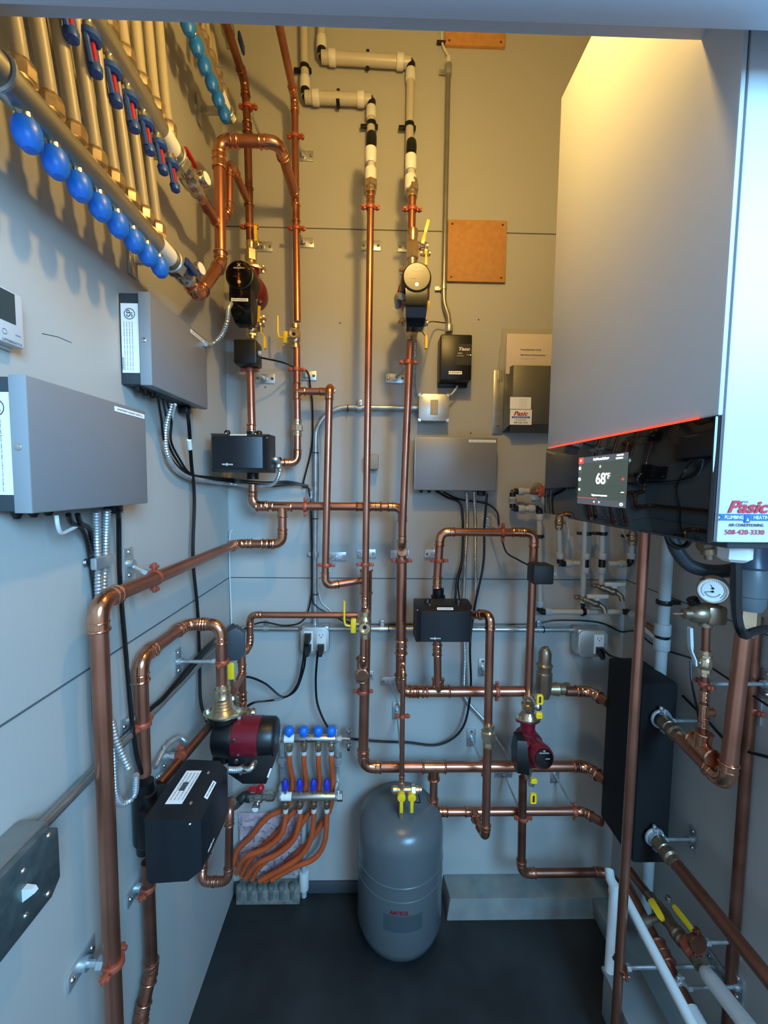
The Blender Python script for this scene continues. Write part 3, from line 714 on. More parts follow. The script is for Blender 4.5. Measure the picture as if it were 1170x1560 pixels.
hanger('ring hanger on the long pipe left of centre, beside the plywood joint', A(452, 348, Y=YV), Z_, .0115, 'B', off=(.01, 0))
# upper left pump
ap = A(384, 448, Y=YA)
circulator('black-faced circulator with dark red body at the upper left', ap, 0, strip='BATH RADIANT', s=.98)
ft, fb = ap+Z_*.077, ap-Z_*.077
av = A(381, 378, Y=YA)
union('brass socket with flange above the upper left pump', (ft+a1)/2+Z_*.002, Z_, .012, L=(a1-ft).length+.01)
ball_valve('small brass drain valve with yellow lever above the upper left pump', A(393, 374, Y=YA-.0), X_, .007, -Y_, hlen=.045, lever=Z_, L=.03)
bv = A(382, 515, Y=YA)
ball_valve('brass valve with yellow levers under the upper left pump', (fb+bv)/2-Z_*.004, Z_, .012, X_, hlen=.06, lever=-Z_, L=(fb-bv).length)
ball_valve('tiny yellow-levered drain beside the valve under the upper left pump', A(396, 495, Y=YA), X_, .006, -Y_, hlen=.05, lever=Z_+X_*.1, L=.03)
def sensorbox(label, P, w, d, h, m=BLK, rz=0):
    t = T('sensor_box', label, 'sensor', P, rz)
    t.part('housing', MB().box((0, 0, 0), (w, d, h), .006), m); t.part('cord_grip', MB().rcyl((w*.5, -.01, 0), (w*.5+.01, -.01, 0), .009), WHTE)
    return t
sensorbox('black foam-wrapped flow sensor below the upper left pump', A(378, 540, Y=YA-.02), .072, .066, .075)
run('short copper pipe between the black sensor and the upper left black valve box', [A(381, 555, Y=YA), A(384, 664, Y=YA)], .0125, COP, COPF, coups=[(A(383, 655, Y=YA), Z_)])
hanger('ring hanger directly under the black flow sensor', A(381, 564, Y=YA), Z_, .0125, 'B', off=(.02, 0))
mixvalve('black mixing valve box in the left corner beneath the upper left pump', A(385, 694, Y=YA)+Vector((0, 0, 0)), 0, strip='BATH RADIANT', s=1.0)
# column B valve, tee and union
def portvalve(label, P, r, side):
    t = T('purge_valve', label, 'valve', P)
    mb = MB(); mb.lathe(P-Z_*r*3.2, Z_, [(0, r*1.3), (r, r*1.3), (r*1.2, r*1.1), (r*2, r*1.5), (r*4.4, r*1.5), (r*5.2, r*1.1), (r*5.4, r*1.3), (r*6.4, r*1.3)], 20)
    mb.lathe(P-Y_*0, -Y_, [(0, r*.9), (r*1.8, r*.95), (r*1.8, r*1.25), (r*3, r*1.25), (r*3, r*.95), (r*2.2, r*.9), (r*2.2, 0)], 20)
    t.part('body', mb, BRASS, world=True)
    t.part('port_opening', MB().lathe(P-Y_*r*2.2, -Y_, [(0, r*.5), (.002, r*.45), (.002, 0)], 12), RUB, world=True)
    t.part('stem', MB().cyl(P+X_*side*r, P+X_*side*r*2.6, r*.5), CHROME, world=True)
    mb = MB(); q = P+X_*side*r*2.7; mb.box(q+Vector((0, 0, -r*.3)), (r*1.3, r*1.5, r*3.4), .004)
    t.part('grip', mb, YEL, world=True)
    q2 = P+X_*side*r*4.2+Z_*r*1.2
    t.part('lever', MB().tube([P+X_*side*r*3.2-Z_*r*.5, P+X_*side*r*4.6-Z_*r*.2, P+X_*side*r*4.9+Z_*r*1, P+X_*side*r*4.9+Z_*r*5.6], .0035, 8), YEL, world=True)
    return t
portvalve('brass purge valve with yellow grip on the long pipe left of centre', A(450, 513, Y=YV), .0118, -1)
bt = A(452, 596, Y=YV)
run('copper pipe with a tee hanging below the purge valve left of centre', [A(452, 525, Y=YV), A(453, 640, Y=YV)], .0118, COP, COPF, tees=[(bt, Z_, X_)])
hanger('ring hanger just above the tee left of centre', A(452, 563, Y=YV), Z_, .0118, 'B', off=(.02, 0))
union('brass union on the pipe left of centre beside the black valve box', A(453, 652, Y=YV), Z_, .0118, L=.055)
run('copper elbow pipe from the brass union into the upper left valve box', [A(453, 662, Y=YV), A(453, 705, Y=YV), A(415, 705, Y=YV-.02)], .0125, COP, COPF)
eb = A(498, 596, Y=YV)
e2 = A(502, 600, Y=1.33)
run('copper branch leaving the left tee, stepping forward and dropping to a low elbow', [bt+X_*.02, Vector((e2.x, YV, bt.z)), Vector((e2.x, 1.33, bt.z)), A(495, 893, Y=1.33), A(551, 884, Y=1.37)], .0118, COP, COPF)
hanger('ring hanger low on the thin pipe left of the two central pipes', A(497, 861, Y=1.33), Z_, .0118, 'B', off=(.02, 0))
# ================================================================= loops from the left manifolds
y1_ = 1.2
c0 = A(334, 232, Y=y1_); c1 = A(336, 392, Y=y1_); tz = A(338, 214, Y=y1_).z
cr = A(418, 214, Y=y1_); back = A(450, 300, Y=YV)
ma = AL(287, 428, .085)
run('thick copper loop rising from the lowest manifold and bridging to the pipe left of centre', [ma, ma+Vector((0, .05, -.012)), Vector((c1.x-.0, y1_, A(338, 402, Y=y1_).z)), Vector((c0.x, y1_, tz)), Vector((cr.x+.012, y1_, tz)), Vector((back.x, YV-.01, back.z))], .0148, COP, COPF, coups=[(A(334, 245, Y=y1_), Z_)])
d0 = A(317, 322, Y=1.1); d1 = A(331, 341, Y=1.17)
run('copper loop from the red-handled manifold bending up and back into the left pipe', [A(309, 305, Y=1.08), A(331, 342, Y=1.2), A(349, 322, Y=1.24), A(350, 245, Y=1.24), A(377, 305, Y=YA-.01)], .0112, COP, COPF, coups=[])
# ================================================================= white-tube water risers at the top centre
YW = YB-.03
def white_riser(label, pts, r=.0135, m=WPEX):
    t = T('plastic_pipe', label, 'pipe', pts[0])
    for k_, (a, b) in enumerate(zip(pts, pts[1:])): t.part('tube', MB().cyl(a, b, r*(1.32 if k_ == 1 else 1)), m, world=True)
    for i in range(1, len(pts)-1):
        P = pts[i]; a = (pts[i-1]-P).normalized(); b = (pts[i+1]-P).normalized()
        mb = MB(); mb.tube([P+a*r*2.2, P+a*r*.6, P+(a+b)*r*.25, P+b*r*.6, P+b*r*2.2], r*1.12, 16); t.part('elbow', mb, RUB, world=True)
        for q in (a, b):
            hz_ = abs(q.x) > .7
            t.part('grip_ring', MB().rcyl(P+q*r*1.7, P+q*r*(3.5 if hz_ else 4.4), r*(1.62 if hz_ else 1.25), .003), WPL, world=True)
    return t
w1 = [AB(489, -30, .03), AB(490, 87, .03), AB(626, 95, .03), AB(622, 300, .03)]
w2 = [AB(462, -30, .03), AB(465, 148, .03), AB(566, 152, .03), AB(563, 290, .03)]
white_riser('white plastic pipe stepping right near the ceiling to the right-hand central column', w1)
white_riser('white plastic pipe stepping right under the other one to the left-hand central column', w2)
def strap(label, P, ax, r, wall='B'):
    t = T('pipe_clip', label, 'clip', P); n = WN[wall]; e = Vector(ax).cross(n).normalized()
    mb = MB(); mb.lathe(P-Vector(ax)*.006, ax, [(0, r), (0, r+.003), (.012, r+.003), (.012, r)], 20)
    Rm = Matrix((e, n, Vector(ax).normalized())).transposed()
    mb.box(P+e*(r+.012)+n*.008, (.022, .012, .011), .002, Rm); mb.box(P-e*(r+.004)+n*.008, (.008, .014, .011), .002, Rm)
    t.part('band', mb, RUB, world=True); return t
strap('black clip in the middle of the highest white pipe', AB(560, 91, .03), X_, .0135)
strap('black clip in the middle of the second white pipe', AB(515, 151, .03), X_, .0135)
strap('black clip on the white pipe above the left central column', AB(566, 190, .03), Z_, .0135)
strap('black clip on the white pipe above the right central column', AB(624, 192, .03), Z_, .0135)
strap('black clip on the white pipe left of the stepped pipes', AB(464, 104, .03), Z_, .0135)
YC = 1.29
for (px, py0, lab, wx) in ((566, 215, 'left', w2), (627, 226, 'right', w1)):
    top = A(px, py0-8, Y=YC); wallp = Vector((wx[3].x, YW, top.z))
    b0 = A(px-1, py0+12, Y=YC); b1 = A(px, py0+68, Y=YC)
    t = T('plastic_riser', 'black elbow and white couplings on top of the %s central copper column' % lab, 'fitting', b1)
    t.part('stub', MB().cyl(wallp, top, .0135), WPEX, world=True)
    t.part('elbow', MB().tube([top+Y_*.03, top+Y_*.004+Z_*.002, top-Z_*.012, b0], .0155, 16), RUB, world=True)
    L = (b0.z-b1.z)
    t.part('tube', MB().cyl(b0, b1, .0115), WPEX, world=True)
    for k in (0, .55): t.part('grip_ring', MB().lathe(b0-Z_*L*k, -Z_, [(0, .0125), (0, .0165), (L*.05, .0175), (L*.32, .0175), (L*.4, .0145), (L*.4, .0115)], 20), WPL, world=True)
# C1 and C2 copper
cA0, cA1 = A(565, 290, Y=YC), A(556, 925, Y=YC)
union('brass adapter on top of the left central column', A(565, 281, Y=YC), Z_, .0125, L=.05)
run('very tall straight copper pipe in the centre, left of the two columns', [cA0, cA1], .0108, COP, COPF, coups=[(A(564, 308, Y=YC), Z_), (A(556, 917, Y=YC), Z_)])
union('brass adapter on top of the right central column', A(628, 288, Y=YC), Z_, .0125, L=.05)
run('short copper pipe between the brass adapter and the central pump', [A(628, 295, Y=YC), A(627, 352, Y=YC)], .0118, COP, COPF)
hanger('ring hanger at the top of the left central column', A(564, 316, Y=YC), Z_, .011, 'B')
hanger('ring hanger at the top of the right central column, above the pump', A(628, 319, Y=YC), Z_, .0118, 'B')
cp = A(629, 452, Y=YC)
circulator('circulator with a bronze-lit round face on the right central column', cp, 0, face=mat('warm_lit_black_face', '#4a4236', rough=.3), strip='', s=.95)  # black face; the warm lamplight on it is mixed into its colour
ft, fb = cp+Z_*.075, cp-Z_*.075
union('brass flange socket above the central pump', (ft+A(627, 352, Y=YC))/2, Z_, .0125, L=(A(627, 352, Y=YC)-ft).length+.006)
ball_valve('brass drain valve with upturned yellow lever above the central pump', A(643, 375, Y=YC-.0), X_, .0075, -Y_, hlen=.06, lever=Z_+X_*.25, L=.035)
ball_valve('brass drain valve with downturned yellow lever beside the central pump', A(648, 386, Y=YC-.0), X_, .006, -Y_, hlen=.045, lever=-Z_, L=.03)
ball_valve('brass ball valve under the central pump', A(627, 500, Y=YC), Z_, .0125, X_, hlen=.06, lever=-Z_, L=.075)
ball_valve('steel-stemmed drain with two yellow lever arms under the central pump', A(643, 492, Y=YC), X_, .007, -Y_, hlen=.055, lever=Z_+X_*.3, L=.035)
cB1 = A(612, 832, Y=YC)
run('tall copper pipe dropping from the central pump', [A(625, 522, Y=YC), cB1, cB1+Vector((0, .07, -.02))], .0115, COP, COPF)
hanger('ring hanger below the central pump', A(622, 552, Y=YC), Z_, .0115, 'B', off=(-.03, 0))
t = T('conduit_elbow', 'zinc conduit elbow on the left side of the central pump', 'fitting', A(606, 455, Y=1.24))
t.part('fitting', MB().tube(spline([A(613, 452, Y=1.2), A(605, 452, Y=1.24), A(606, 468, Y=1.27)]), .009, 12), ZINC, world=True)
# ================================================================= horizontal at 772 and what hangs from it
YHz = 1.37
z7 = A(560, 772, Y=YHz).z
hx_ = [A(385, 738, Y=YHz), Vector((A(385, 770, Y=YHz).x, YHz, z7)), Vector((A(613, 772, Y=YHz).x, YHz, z7)), A(611, 1052, Y=YHz)]
g1 = A(430, 772, Y=YHz)
run('wide copper pipe from the upper left valve box across the middle and down the centre', hx_, .0138, COP, COPF, tees=[(g1, X_, -Z_), (A(612, 838, Y=YHz), Z_, -Y_)], coups=[(A(400, 772, Y=YHz), X_), (A(552, 772, Y=YHz), X_), (A(572, 772, Y=YHz), X_)])
mbig = [A(612, 850, Y=YHz), A(610, 1054, Y=YHz), A(805, 1053, Y=YHz)]
run('thick copper pipe dropping in the centre and turning right towards the air separator', mbig, .0176, COP, COPF, tees=[(A(667, 1053, Y=YHz), X_, Z_)], coups=[(A(611, 985, Y=YHz), Z_), (A(634, 1053, Y=YHz), X_)])
hanger('upright ring hanger on the middle horizontal pipe left of the thin drop', A(465, 772, Y=YHz), X_, .0138, 'B', off=(.0, .03))
hanger('ring hanger on the thick central drop, just above the lower plywood joint', A(612, 854, Y=YHz), Z_, .0168, 'B')
hanger('ring hanger on the left central column above the lower plywood joint', A(556, 860, Y=YC), Z_, .011, 'B')
gz = A(430, 829, Y=YHz).z; gx = g1.x
g2 = A(352, 832, Y=YHz)
YP, ZP = .70, A(160, 918, Y=.70).z
kx = A(151, 960, Y=YP).x
run('foremost copper pipe running along the left wall, then straight down to the floor', [g1-Z_*.02, Vector((gx, YHz, gz)), Vector((kx+.012, YHz, gz)), Vector((kx, YP, gz)), Vector((A(165, 1300, Y=YP).x, YP, .0))], .0143, COP, COPF, coups=[(Vector((A(418, 829, Y=YHz).x-.02, YHz, gz)), X_)])
print('left big', kx, gz, ZP)
hanger('ring hanger on the wall-hugging pipe near the foremost elbow', Vector((kx, .88, gz)), Y_, .0143, 'L', off=(0, .03), upright=True)
hanger('ring hanger low on the foremost left vertical pipe', A(173, 1467, Y=YP), Z_, .0143, 'L', upright=False, rodr=.006)
# ---------------- lower left loop through pump and mixing valve
YK = .87
kz = A(217, 1100, Y=YK); kx2 = kz.x; ktop = A(219, 1003, Y=YK).z
YM = 1.085
mx = A(337, 985, Y=YM).x
run('copper loop rising from the lower left valve box and bending back to the red pump', [Vector((kx2, YK, A(217, 1180, Y=YK).z)), Vector((kx2, YK, ktop)), Vector((kx2, YM, ktop)), Vector((mx, YM, ktop)), Vector((mx, YM, A(341, 1046, Y=YM).z))], .0143, COP, COPF)
print('loop', kx2, ktop, mx)
hanger('ring hanger on the rising pipe above the lower left valve box', A(217, 1103, Y=YK), Z_, .0143, 'L', upright=False, off=(0, .01))
hanger('ring hanger on the short drop above the red lower left pump', A(339, 1008, Y=YM), Z_, .0143, 'L', upright=True)
mixc = A(222, 1243, Y=YK); mixc.x = kx2
mixvalve('large black mixing valve box facing right at the lower left', mixc, PI/2, plate=True, strip='POOL HOUSE RADIANT', s=1.02, hs_=1.14, ears=False)
mlow = A(225, 1335, Y=YK)
run('copper pipe below the lower left valve box with an offset near the floor', [Vector((kx2+.002, YK, A(222, 1312, Y=YK).z)), A(231, 1478, Y=YK), A(216, 1545, Y=YK-.03), A(206, 1640, Y=YK-.05)], .0128, COPD, COP)
hanger('ring hanger under the lower left valve box', A(225, 1352, Y=YK), Z_, .0128, 'L', upright=False)
# red pump with axis along X
pp = Vector((mx+.002, YM, A(345, 1122, Y=YM).z))
t = T('circulator_pump', 'large circulator with a red band and black motor at the lower left', 'pump', pp, 0)
mb = MB(); mb.lathe((-.024, 0, 0), (1, 0, 0), [(0, 0), (0, .035), (.008, .048), (.05, .054), (.064, .05), (.064, 0)], 30); mb.lathe((0, 0, -.06), (0, 0, 1), [(0, .03), (.02, .026), (.1, .026), (.112, .04), (.124, .04)], 24)
vo = t.part('volute', mb, BLK)
t.part('motor_band', MB().lathe((.032, 0, 0), (1, 0, 0), [(0, .05), (.003, .053), (.07, .053), (.073, .05)], 36), REDP, label='oxblood red motor band')
t.part('motor_cap', MB().lathe((.102, 0, 0), (1, 0, 0), [(0, .05), (.002, .052), (.034, .051), (.041, .046), (.043, .04), (.043, 0)], 36), BLK)
tb = t.part('terminal_box', MB().loft([[(.03, -.045, -.02), (.14, -.045, -.02), (.14, .03, -.02), (.03, .03, -.02)], [(.03, -.06, -.06), (.142, -.06, -.06), (.142, .03, -.06), (.03, .03, -.06)], [(.07, -.06, -.09), (.13, -.06, -.09), (.13, .01, -.09), (.07, .01, -.09)]]), BLK)
t.part('rating_strip', MB().box((.139, -.0605, -.06), (.004, .001, .026), R=Matrix.Rotation(.35, 3, 'Y')), PAPER, parent=tb)
for dx, dz in ((.045, .02), (.05, -.035)): t.part('motor_screw', MB().lathe((dx, -.05, dz), (0, -1, 0), [(0, .0065), (.004, .005), (.004, 0)], 12), CHROME)
fz = .062
pts = [((.030+.024*abs(math.cos(2*PI*k/28))**2)*math.cos(2*PI*k/28), .034*math.sin(2*PI*k/28), fz) for k in range(28)]
fl = t.part('flange', MB().prism(pts, (0, 0, .010), .002), mat('pale_brass', '#c9bb8c', .85, .28), label='broad pale brass flange')
t.part('socket', MB().lathe((0, 0, fz+.008), (0, 0, 1), [(0, .038), (.005, .034), (.012, .026), (.016, .028), (.020, .024), (.024, .026), (.028, .0225), (.032, .0245), (.036, .021), (.042, .0225), (.046, .0195), (.056, .0185), (.058, .0205), (.066, .0205), (.068, .018), (.078, .0175)], 24), BRASS, parent=fl)
for sx in (-1, 1): t.part('bolt', MB().hexa((sx*.042, 0, fz-.012), (sx*.042, 0, fz+.016), .007), ZINC, parent=fl)
flex('short armoured conduit hooking into the lower left pump terminal box', [A(345, 1172, Y=.98), A(358, 1173, Y=1.0), A(368, 1171, Y=1.02)], .007)
t = T('conduit_elbow', 'nickel conduit elbow screwed into the lower left pump terminal box', 'fitting', A(375, 1170, Y=1.02))
t.part('fitting', MB().tube(spline([A(365, 1172, Y=1.02), A(380, 1172, Y=1.02), A(386, 1164, Y=1.03), A(386, 1158, Y=1.05)]), .009, 14), CHROME, world=True)
t.part('lock_nut', MB().hexa(A(368, 1172, Y=1.02)-X_*.004, A(368, 1172, Y=1.02)+X_*.004, .0125), CHROME, world=True)
run('slanting copper pipe from behind the red pump to the lower left valve box', [A(326, 1098, Y=1.12), A(244, 1194, Y=.94)], .0118, COPD, COP)
hanger('ring hanger on the slanting pipe behind the lower left valve box', A(275, 1152, Y=1.0), Y_, .012, 'L', upright=True)
def gripvalve(label, P, g, gw, gh, r=.011, ax=Z_):
    t = T('ball_valve', label, 'valve', P)
    t.part('body', MB().lathe(P-ax*.03, ax, [(0, r), (.008, r*1.3), (.016, r), (.022, r*1.5), (.038, r*1.5), (.044, r), (.052, r*1.3), (.06, r)], 18), BRASS, world=True)
    t.part('stem', MB().cyl(P, Vector(g)+Y_*.006-Z_*gh*.3, .005), CHROME, world=True)
    t.part('handle', MB().box(g, (gw, .009, gh), .0044), YEL, world=True); return t
gripvalve('brass valve with tall yellow grip above the red lower left pump', A(354, 1052, Y=1.17), A(352, 1022, Y=1.13), .019, .050)
gripvalve('brass valve with yellow grip behind the red lower left pump', A(374, 1086, Y=1.22), A(372, 1105, Y=1.16), .019, .046, ax=X_)
# flat 937 pipe
z9 = A(460, 937, Y=1.33).z
u0 = A(545, 938, Y=1.33); u0.z = z9
run('slim copper pipe running left from the centre valve and stepping down beside the red pump', [u0, Vector((A(381, 937, Y=1.33).x, 1.33, z9)), A(381, 985, Y=1.33), A(368, 996, Y=1.27), A(368, 1022, Y=1.24)], .0105, COP, COPF)
run('short slim copper riser with two couplings just behind the red lower left pump', [A(369, 1000, Y=1.24), A(370, 1075, Y=1.24)], .0105, COP, COPF, coups=[(A(369, 1020, Y=1.24), Z_), (A(370, 1062, Y=1.24), Z_)])
run('stub of slim copper slanting forward to the pump with the yellow grip', [A(368, 1028, Y=1.24), A(356, 1052, Y=1.14)], .0105, COP, COPF)
union('brass coupling behind the broad flange of the lower left pump', A(363, 1062, Y=1.25), Z_, .0125, m=BRASD, L=.05)
t = T('sensor_box', 'flat dark slate sensor box hung beside the short drop above the red pump', 'sensor', A(357, 980, Y=1.12), .25)
t.part('housing', MB().prism([(-.024, -.012, -.045), (.012, -.012, -.045), (.028, -.012, -.03), (.028, -.012, .03), (.006, -.012, .048), (-.024, -.012, .034)], (0, .03, 0), .002), DKPL)
t.part('mounting_plate', MB().box((-.026, 0, -.004), (.003, .034, .088)), ZINC)
# centre valve, lower thick pipe behind C1
portvalve('brass purge valve with yellow grip at the foot of the left central column', A(556, 951, Y=YC), .0135, -1)
run('short copper piece under the centre purge valve bending back into the thick pipe', [A(554, 970, Y=YC), A(553, 1012, Y=YC), A(552, 1018, Y=YHz)], .0115, COP, COPF)
z11 = A(640, 1168, Y=YHz).z
v11 = A(553, 1165, Y=YHz)
he = A(893, 1168, Y=YHz)
run('thick copper pipe down the centre left turning right to the heat exchanger, middle of three', [A(559, 872, Y=YHz), Vector((v11.x+.0, YHz, z11)), Vector((he.x, YHz, z11)), Vector((he.x+.030, 1.30, z11-.002))], .0176, COP, COPF, tees=[(A(558, 886, Y=YHz), Z_, None), (A(552, 1020, Y=YHz), Z_, -Y_), (A(661, 1168, Y=YHz), X_, -Z_)])
hanger('ring hanger on the thick centre left pipe under the purge valve', A(553, 1053, Y=YHz), Z_, .0168, 'B')
# right hand 812 loop
Y8 = 1.36
z8 = A(740, 811, Y=Y8).z
q0 = A(665, 893, Y=Y8); q1 = A(671, 811, Y=Y8); q2 = A(814, 811, Y=Y8); q3 = A(804, 1068, Y=Y8)
run('copper arch from the right-hand valve box up, across and down to the right red pump', [Vector((q0.x, Y8, q0.z)), Vector((q1.x, Y8, z8)), Vector((q2.x, Y8, z8)), A(804, 1066, Y=Y8)], .0135, COP, COPF, coups=[(A(789, 811, Y=Y8), X_), (A(666, 887, Y=Y8), Z_)])
hanger('ring hanger on the left leg of the right copper arch', A(669, 854, Y=Y8), Z_, .0135, 'B')
hanger('upright ring hanger on the top of the right copper arch', A(766, 811, Y=Y8), X_, .0135, 'B', off=(-.02, .01))
mixvalve('black mixing valve box at the centre right of the back wall', A(667, 931, Y=Y8), 0, strip='POOL RADIANT', plate=False)
lpz = A(667, 946, Y=Y8)
run('short copper pipe between the right-hand valve box and the thick horizontal', [A(666, 962, Y=Y8), A(667, 1044, Y=Y8)], .0135, COP, COPF, coups=[(A(666, 990, Y=Y8), Z_)])
Yq = 1.26
z12 = A(800, 1236, Y=YHz).z
qe = A(748, 945, Y=Yq)
run('copper pipe leaving the right side of the valve box and dropping to the lowest tee', [A(722, 937, Y=1.33), Vector((qe.x, Yq+.01, A(738, 937, Y=Yq).z)), Vector((A(742, 1200, Y=Yq).x, Yq, z12+.0)), Vector((A(722, 1237, Y=YHz).x, YHz, z12))], .0135, COP, COPF)
union('brass union with hexagon nut on the drop right of centre', A(744, 1120, Y=Yq), Z_, .0138, L=.075, k=1.05)
h12 = A(887, 1236, Y=YHz)
run('lowest of the three copper pipes to the heat exchanger, starting behind the tank', [A(661, 1180, Y=YHz), Vector((A(660, 1236, Y=YHz).x, YHz, z12)), Vector((h12.x, YHz, z12)), Vector((h12.x+.034, 1.305, z12+.014))], .0140, COP, COPF, tees=[(Vector((A(722, 1236, Y=YHz).x, YHz, z12)), X_, -Y_)], coups=[(A(673, 1236, Y=YHz), X_)])
h10 = A(897, 1054, Y=YHz)
z10 = A(700, 1053, Y=YHz).z
run('topmost copper stub between the brass air separator and the heat exchanger', [Vector((A(862, 1053, Y=YHz).x, YHz, z10)), Vector((h10.x, YHz, z10)), Vector((h10.x+.028, 1.30, z10-.002))], .0165, COPD, COPF)
hanger('ring hanger on the thick pipe right of the valve box drop', A(757, 1053, Y=YHz), X_, .0168, 'B', off=(-.02, .03), rodr=.0035)
hanger('ring hanger on the middle of the three horizontals, behind the union', A(736, 1168, Y=YHz), X_, .0165, 'B', off=(-.015, .03), rodr=.0035)
hanger('ring hanger on the lowest horizontal close to the heat exchanger', A(875, 1236, Y=YHz), X_, .0138, 'B', off=(-.02, .05), rodr=.0035)
# thin pipe to the tank
zt_ = .58
tp = A(614, 1020, Y=YC)
tl_ = A(612, 1193, Y=YC)
run('thin copper pipe dropping from the centre to the expansion tank', [Vector((tp.x, YHz-.02, tp.z+.0)), tp, tl_], .0082, COP, COPF, coups=[(A(612, 1186, Y=YC), Z_)])
hanger('small ring hanger on the thin pipe above the thick horizontal', A(613, 1091, Y=YC), Z_, .0085, 'B', off=(-.035, .02), rodr=.0032)
hanger('small ring hanger on the thick horizontal behind the thin pipe', A(612, 1165, Y=1.33), X_, .0165, 'B', off=(-.01, .10), rodr=.0032)
t = T('tank_valve_set', 'brass service valve set with two yellow T-handles on the expansion tank', 'valve', (TX, TY, H_))
cz_ = A(612, 1203, Y=1.29)
mb = MB(); mb.lathe(cz_+Vector((-.035, 0, 0)), X_, [(0, .008), (.006, .013), (.02, .013), (.022, .010), (.07, .010), (.072, .013), (.09, .013), (.092, .009), (.1, .009)], 18); mb.cyl(cz_+Z_*.03, Vector((cz_.x, cz_.y, H_-.01)), .010); mb.hexa(cz_+Vector((.03, 0, 0)), cz_+Vector((.046, 0, 0)), .017)
t.part('body', mb, BRASS, world=True)
for dx in (-.002, .032):
    c_ = cz_+Vector((dx, -.02, -.012))
    t.part('handle', MB().rcyl(c_+Y_*.012, c_-Y_*.004, .0135).box(c_+Vector((0, -.001, -.028)), (.011, .006, .045), .002), YEL, world=True)
t.part('cap_leash', MB().tube(spline([cz_+Vector((.052, -.005, -.005)), cz_+Vector((.06, -.01, -.035)), cz_+Vector((.045, -.005, -.04))]), .002, 6), RUB, world=True)
# ================================================================= right red pump and air separator
rp = A(803, 1128, Y=1.34)
t = T('air_separator', 'tall dull brass air separator behind the right red pump', 'air separator', A(827, 1055, Y=1.40))
ac = A(828, 1052, Y=1.385)
zt0, zt1 = A(827, 1062, Y=1.385).z, A(827, 987, Y=1.385).z
Lz = zt1-zt0
t.part('body', MB().lathe(zed(ac, zt0), Z_, [(0, 0), (0, .02), (Lz*.15, .027), (Lz*.5, .027), (Lz*.52, .024), (Lz*.58, .024), (Lz*.66, .028), (Lz*.7, .022), (Lz*.9, .022), (Lz*.97, .016), (Lz, .012), (Lz, 0)], 26), BRASD, world=True)
t.part('side_socket', MB().lathe(zed(ac, z10), X_, [(0, .017), (.02, .019), (.05, .024), (.055, .02), (.075, .02), (.078, .023), (.09, .022), (.09, .017)], 22), BRASD, world=True)
t.part('air_cap', MB().lathe(zed(ac, zt1-.004)+X_*.004, Z_, [(0, .008), (.008, .008), (.01, 0)], 12), BRASD, world=True)
t = T('circulator_pump', 'oxblood red circulator with a round black dial at the right', 'pump', rp)
pz_ = -.0
mb = MB(); mb.lathe((0, .03, 0), (0, -1, 0), [(0, 0), (0, .03), (.01, .042), (.05, .046), (.06, .045), (.06, 0)], 28); mb.lathe((0, 0, -.07), (0, 0, 1), [(0, .024), (.025, .022), (.04, .03), (.09, .032), (.115, .024), (.14, .025)], 22)
mb.box((-.006, -.05, -.005), (.07, .06, .085), .012)
t.part('housing', mb, REDP)
t.part('motor', MB().lathe((.004, -.05, .004), (.06, -1, .2), [(0, .036), (.05, .038), (.064, .036), (.07, .032), (.07, 0)], 34), REDP)
fc_ = Vector((.004, -.05, .004))+Vector((.06, -1, .2)).normalized()*.0705
t.part('dial', MB().lathe(fc_, (.06, -1, .2), [(0, .0305), (.003, .029), (.003, 0)], 34), BLKG)
f2 = fc_+Vector((.06, -1, .2)).normalized()*.0046
t.text('GRUNDFOS', f2.x, f2.z+.018, f2.y+.003, .030, .0032, WINK, align='C'); t.text('X', f2.x, f2.z+.024, f2.y+.004, .007, .005, WINK, align='C')
t.text('ALPHA', f2.x+.010, f2.z+.002, f2.y-.001, .014, .0025, WINK, align='C'); t.part('button', MB().lathe(f2+Vector((.004, 0, -.018)), (0, -1, 0), [(0, .004), (.0012, 0)], 12), WINK)
t.part('control_box', MB().loft([[(-.060, -.03, -.062), (-.025, -.03, -.062), (-.025, -.095, -.055), (-.060, -.085, -.055)], [(-.066, -.03, .0), (-.03, -.03, .0), (-.03, -.10, .0), (-.066, -.09, .0)], [(-.058, -.03, .05), (-.03, -.03, .05), (-.03, -.075, .045), (-.058, -.07, .045)]]), BLK, label='black side control box')
for z_ in (-.074, .070):
    pts = [((.026+.016*abs(math.cos(2*PI*k/24))**2)*math.cos(2*PI*k/24), .028*math.sin(2*PI*k/24), z_) for k in range(24)]
    fl = t.part('flange', MB().prism(pts, (0, 0, .007), .001), REDP if z_ > 0 else BRASS)
pts = [((.027+.017*abs(math.cos(2*PI*k/24))**2)*math.cos(2*PI*k/24), .029*math.sin(2*PI*k/24), .0775) for k in range(24)]
fl = t.part('flange', MB().prism(pts, (0, 0, .006), .001), BRASS)
for sx in (-1, 1): t.part('bolt', MB().hexa((sx*.036, 0, .066), (sx*.036, 0, .09), .006), ZINC, parent=fl)
pt_, pb_ = rp+Z_*.083, rp-Z_*.07
e0 = A(804, 1066, Y=Y8)
t = T('valve_body', 'brass isolation valve with yellow tags above the right red pump', 'valve', pt_)
L_ = (e0.z-pt_.z)+.03
t.part('body', MB().lathe(pt_, Z_, [(0, .03), (L_*.1, .027), (L_*.25, .019), (L_*.3, .021), (L_*.45, .021), (L_*.5, .024), (L_*.6, .024), (L_*.65, .019), (L_*.8, .02), (L_*.85, .017), (L_, .017)], 24), BRASS, world=True)
c_ = A(820, 1078, Y=1.27)
t.part('drain_stem', MB().lathe(c_+Y_*.06, -Y_, [(0, .008), (.05, .008), (.052, .012), (.06, .012), (.062, .006), (.068, 0)], 12), CHROME, world=True)
